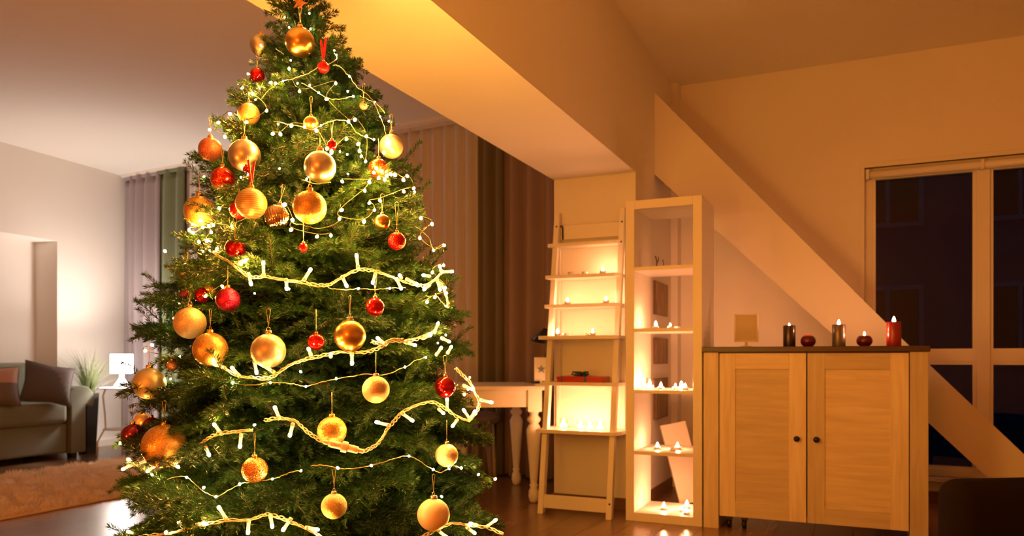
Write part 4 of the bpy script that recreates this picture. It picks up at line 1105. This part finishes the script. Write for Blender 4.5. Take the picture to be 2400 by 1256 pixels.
# cable connector
a=surf(757,1035,.045); b=surf(852,1058,.045); v=b-a
cn_=root('cable_connector',a,'white two-part plastic plug connector joining the lower garland cable','connector')
q=v.to_track_quat('Z','Y'); l=v.length
def cp(pr,nm):
    m=MB(); m.lathe(pr,20); o=m.build(nm,M['plug'],cn_); o.rotation_mode='QUATERNION'; o.rotation_quaternion=q
cp([(0,0),(.0045,0)]+[( .0055 if k%2 else .0048,l*(.02+.02*k)) for k in range(6)]+[(0,l*.14)],'strain_relief')
cp([(0,l*.13),(.0075,l*.14),(.0085,l*.2),(.0085,l*.46),(0,l*.46)],'plug_half')
cp([(0,l*.45),(.0125,l*.455),(.013,l*.47),(.013,l*.58),(.0125,l*.6),(0,l*.6)],'collar')
cp([(0,l*.59),(.009,l*.6),(.0085,l*.84),(.0075,l*.87),(0,l*.87)],'plug_half')
cp([(0,l*.86)]+[( .0055 if k%2 else .0048,l*(.87+.02*k)) for k in range(6)]+[(.0045,l),(0,l)],'strain_relief')

Z2=lambda L:[(400+x/2.791,y/2.791) for x,y in L]
Z3=lambda L:[(400+x/2.791,300+y/2.791) for x,y in L]
Z4=lambda L:[(280+x/2.667,620+y/2.667) for x,y in L]
Z5=lambda L:[(280+x/2.609,900+y/2.609) for x,y in L]
def back_run(rt,me,s,z0,z1,n,turns,cablemat):
    # the same string carries on round the back of the crown
    dv=math.atan2(TY,TX); pts=[]
    for i in range(n):
        t=i/(n-1); z=z0+(z1-z0)*t; u=(t*turns*2)%2; u=u if u<1 else 2-u
        a=dv+math.radians(-88+176*u); r=R(z)*1.02
        p=Vector((TX+CY*off(z)+r*math.cos(a),TY+SY*off(z)+r*math.sin(a),z)); pts.append(p); place_bulb(me,rt,p,s)
    mb=MB(); mb.tube([p-rt.location for p in catmull(pts,4)],.0011,5); mb.build('cable',cablemat,rt)
def string(name,bulbs,me,s,label,cablemat,paths=None,push=.022,group=None,crad=.0011,chain=True):
    rt=root(name,surf(*bulbs[0],push),label,'string lights',group)
    for (x,y) in bulbs: place_bulb(me,rt,surf(x,y,push+random.uniform(-.004,.008)),s*random.uniform(.85,1.1))
    for pth in paths or []:
        c=catmull([surf(x,y,push-.003) for x,y in pth],6); mb=MB()
        mb.tube([p-rt.location+Vector((random.uniform(-1,1),random.uniform(-1,1),random.uniform(-1,1)))*.0012 for p in c],crad,6)
        mb.build('cable',cablemat,rt)
    if chain:
        # greedy chain: the cable runs just inside the needles, a short lead reaches each bulb
        left=list(bulbs); cur=left.pop(0); order=[cur]
        while left:
            k=min(range(len(left)),key=lambda i:(left[i][0]-cur[0])**2+3*(left[i][1]-cur[1])**2); cur=left.pop(k); order.append(cur)
        run=[order[0]]
        for p in order[1:]+[None]:
            if p is None or (abs(p[0]-run[-1][0])+abs(p[1]-run[-1][1])>110):
                mb=MB()
                if len(run)>1: mb.tube([q-rt.location for q in catmull([surf(x,y-6,-.008) for x,y in run],5)],crad,5)
                for (x,y) in run:
                    a=surf(x,y,push-.002); b=surf(x,y-6,-.008); mb.tube([a-rt.location,(a+b)/2-rt.location+Vector((0,0,.002)),b-rt.location],crad*1.5,5)
                mb.build('cable',cablemat,rt)
                run=[p]
            else: run.append(p)
    return rt
random.seed(41)
r1=Z2([(655,540),(580,578),(535,612),(843,598),(1080,545),(1020,648),(775,450),(495,800),(388,745),(312,802),(255,848),(355,895),(628,725),(790,822),(875,830),(953,855),(668,875),(718,878),(1205,783),(1163,795),(1280,892),(1228,942),(1236,988),(1247,1022),(1275,1056),(1150,910),(1052,997),(1022,972),(685,545)])
_s1=string('rice_light_string',r1,rice_me,.0040,'dark-cabled string of warm bulbs round the upper third of the tree',M['darkwire'],group='dark-cabled strings of warm bulbs')
r2=Z2([(1345,1100),(1470,1145),(1415,1150),(1395,998),(1380,1120),(1300,1190),(1360,1165),(1440,1140),(1330,1130),(1548,1152),(510,1145),(1122,1187),(1400,1175)])+Z3([(1523,340),(1525,415),(1590,395),(1270,410),(1300,355),(1370,475),(1300,490),(1333,537),(1105,593),(1118,537),(1265,612),(1048,703),(957,710),(788,665),(748,500),(797,603),(1637,590),(1710,628),(1790,768),(1720,800),(1630,720),(1465,305)])
back_run(_s1,rice_me,.0040,1.3,1.74,24,2.5,M['darkwire'])
_s2=string('rice_light_string',r2,rice_me,.0040,'dark-cabled string of warm bulbs across the middle right of the tree',M['darkwire'],paths=[Z3([(800,625),(870,635),(957,655),(1050,640),(1105,605)]),Z3([(1600,640),(1640,670),(1690,720),(1720,790),(1790,768)]),Z3([(1650,660),(1710,628)])],group='dark-cabled strings of warm bulbs')
r3=Z3([(318,525),(403,643),(265,682),(210,650),(145,685),(122,668),(278,635),(185,745),(208,805),(272,745),(303,790),(338,1035),(228,1100),(1785,898),(1712,945),(1797,1045),(1803,1080),(1728,1107),(1677,1138),(235,735),(490,870),(460,890),(250,640),(590,550),(470,560)])
back_run(_s2,rice_me,.0040,.55,1.25,40,2.5,M['darkwire'])
_s3=string('rice_light_string',r3,rice_me,.0039,'dark-cabled string of warm bulbs at the left and right edges of the middle',M['darkwire'],paths=[Z3([(60,1140),(130,1120),(228,1098)]),Z3([(122,668),(160,680),(210,650),(265,650),(300,600)])],group='dark-cabled strings of warm bulbs')
f1=Z2([(908,88),(915,190),(748,113),(1070,330),(1085,360),(735,530),(555,652),(1158,598),(1195,630),(968,606),(1170,500),(785,395),(703,812),(983,820),(1335,668),(1370,762),(1428,792),(1330,913),(1415,905),(1107,992),(1155,1010),(712,1102),(218,1155),(460,1160),(890,1170),(1160,1138),(830,545),(910,555),(775,180),(505,483),(590,297)])
string('fairy_light_wire',f1,fairy_me,.0024,'thin wire of small white-gold lights winding down from the treetop',M['wire'],chain=False,push=.028,group='thin wires of fairy lights',
 paths=[Z2([(1070,345),(1085,385),(1040,415),(960,440),(900,480),(840,500),(780,520),(730,530),(660,575),(620,610),(590,650)]),Z2([(860,540),(920,575),(968,606),(1020,640),(1100,650),(1195,630)]),Z2([(1060,425),(1110,435),(1150,480),(1175,505),(1220,570),(1280,610),(1320,655),(1350,710),(1370,762),(1395,830),(1415,905)]),Z2([(675,792),(720,800),(790,818),(850,825),(920,850),(983,820),(1040,795),(1100,785),(1163,795),(1210,860),(1260,890),(1330,913)]),Z2([(1240,630),(1310,660),(1360,690),(1400,735),(1390,720)]),Z2([(690,320),(740,355)]),Z2([(560,1140),(600,1150),(640,1135)]),Z2([(860,1175),(950,1200),(1050,1190)]) ])
f2=Z4([(1493,150),(1690,148),(1060,152),(845,180),(470,690),(708,738),(943,738),(1165,762),(1355,713),(1785,640),(1915,580),(2040,260),(2190,705),(1133,670),(2040,440),(1990,490),(1920,235),(2035,150),(340,335),(375,245),(320,715)])
string('fairy_light_wire',f2,fairy_me,.0026,'thin wire of small white-gold lights through the middle of the tree',M['wire'],chain=False,push=.028,group='thin wires of fairy lights',
 paths=[Z4([(470,690),(560,690),(620,705),(708,738),(800,752),(870,748),(943,738),(1010,738),(1090,745),(1165,762),(1250,740),(1355,713),(1450,700),(1530,685),(1640,690),(1785,640),(1850,600),(1915,580)]),Z4([(1280,130),(1330,150),(1420,158),(1493,150),(1600,155),(1690,148),(1790,145)]),Z4([(1975,180),(2010,230),(2040,260),(2065,240)]) ])
f3=Z5([(590,688),(735,612),(935,580),(1110,530),(1335,513),(1540,498),(1770,440),(1918,523),(2015,517),(2090,513),(2195,553),(1970,688),(515,633),(410,570),(230,605),(200,555),(825,250)])
string('fairy_light_wire',f3,fairy_me,.0030,'thin wire of small white-gold lights low on the tree below the connector',M['wire'],chain=False,push=.028,group='thin wires of fairy lights',
 paths=[Z5([(295,585),(340,568),(410,570),(450,600),(515,655),(590,688),(650,660),(735,612),(830,595),(935,580),(1000,560),(1060,535),(1110,530)]),Z5([(1170,500),(1250,498),(1335,513),(1430,520),(1540,498),(1620,475),(1690,455),(1770,440),(1850,480),(1918,523),(1960,540),(2015,517),(2040,500),(2090,513)]) ])
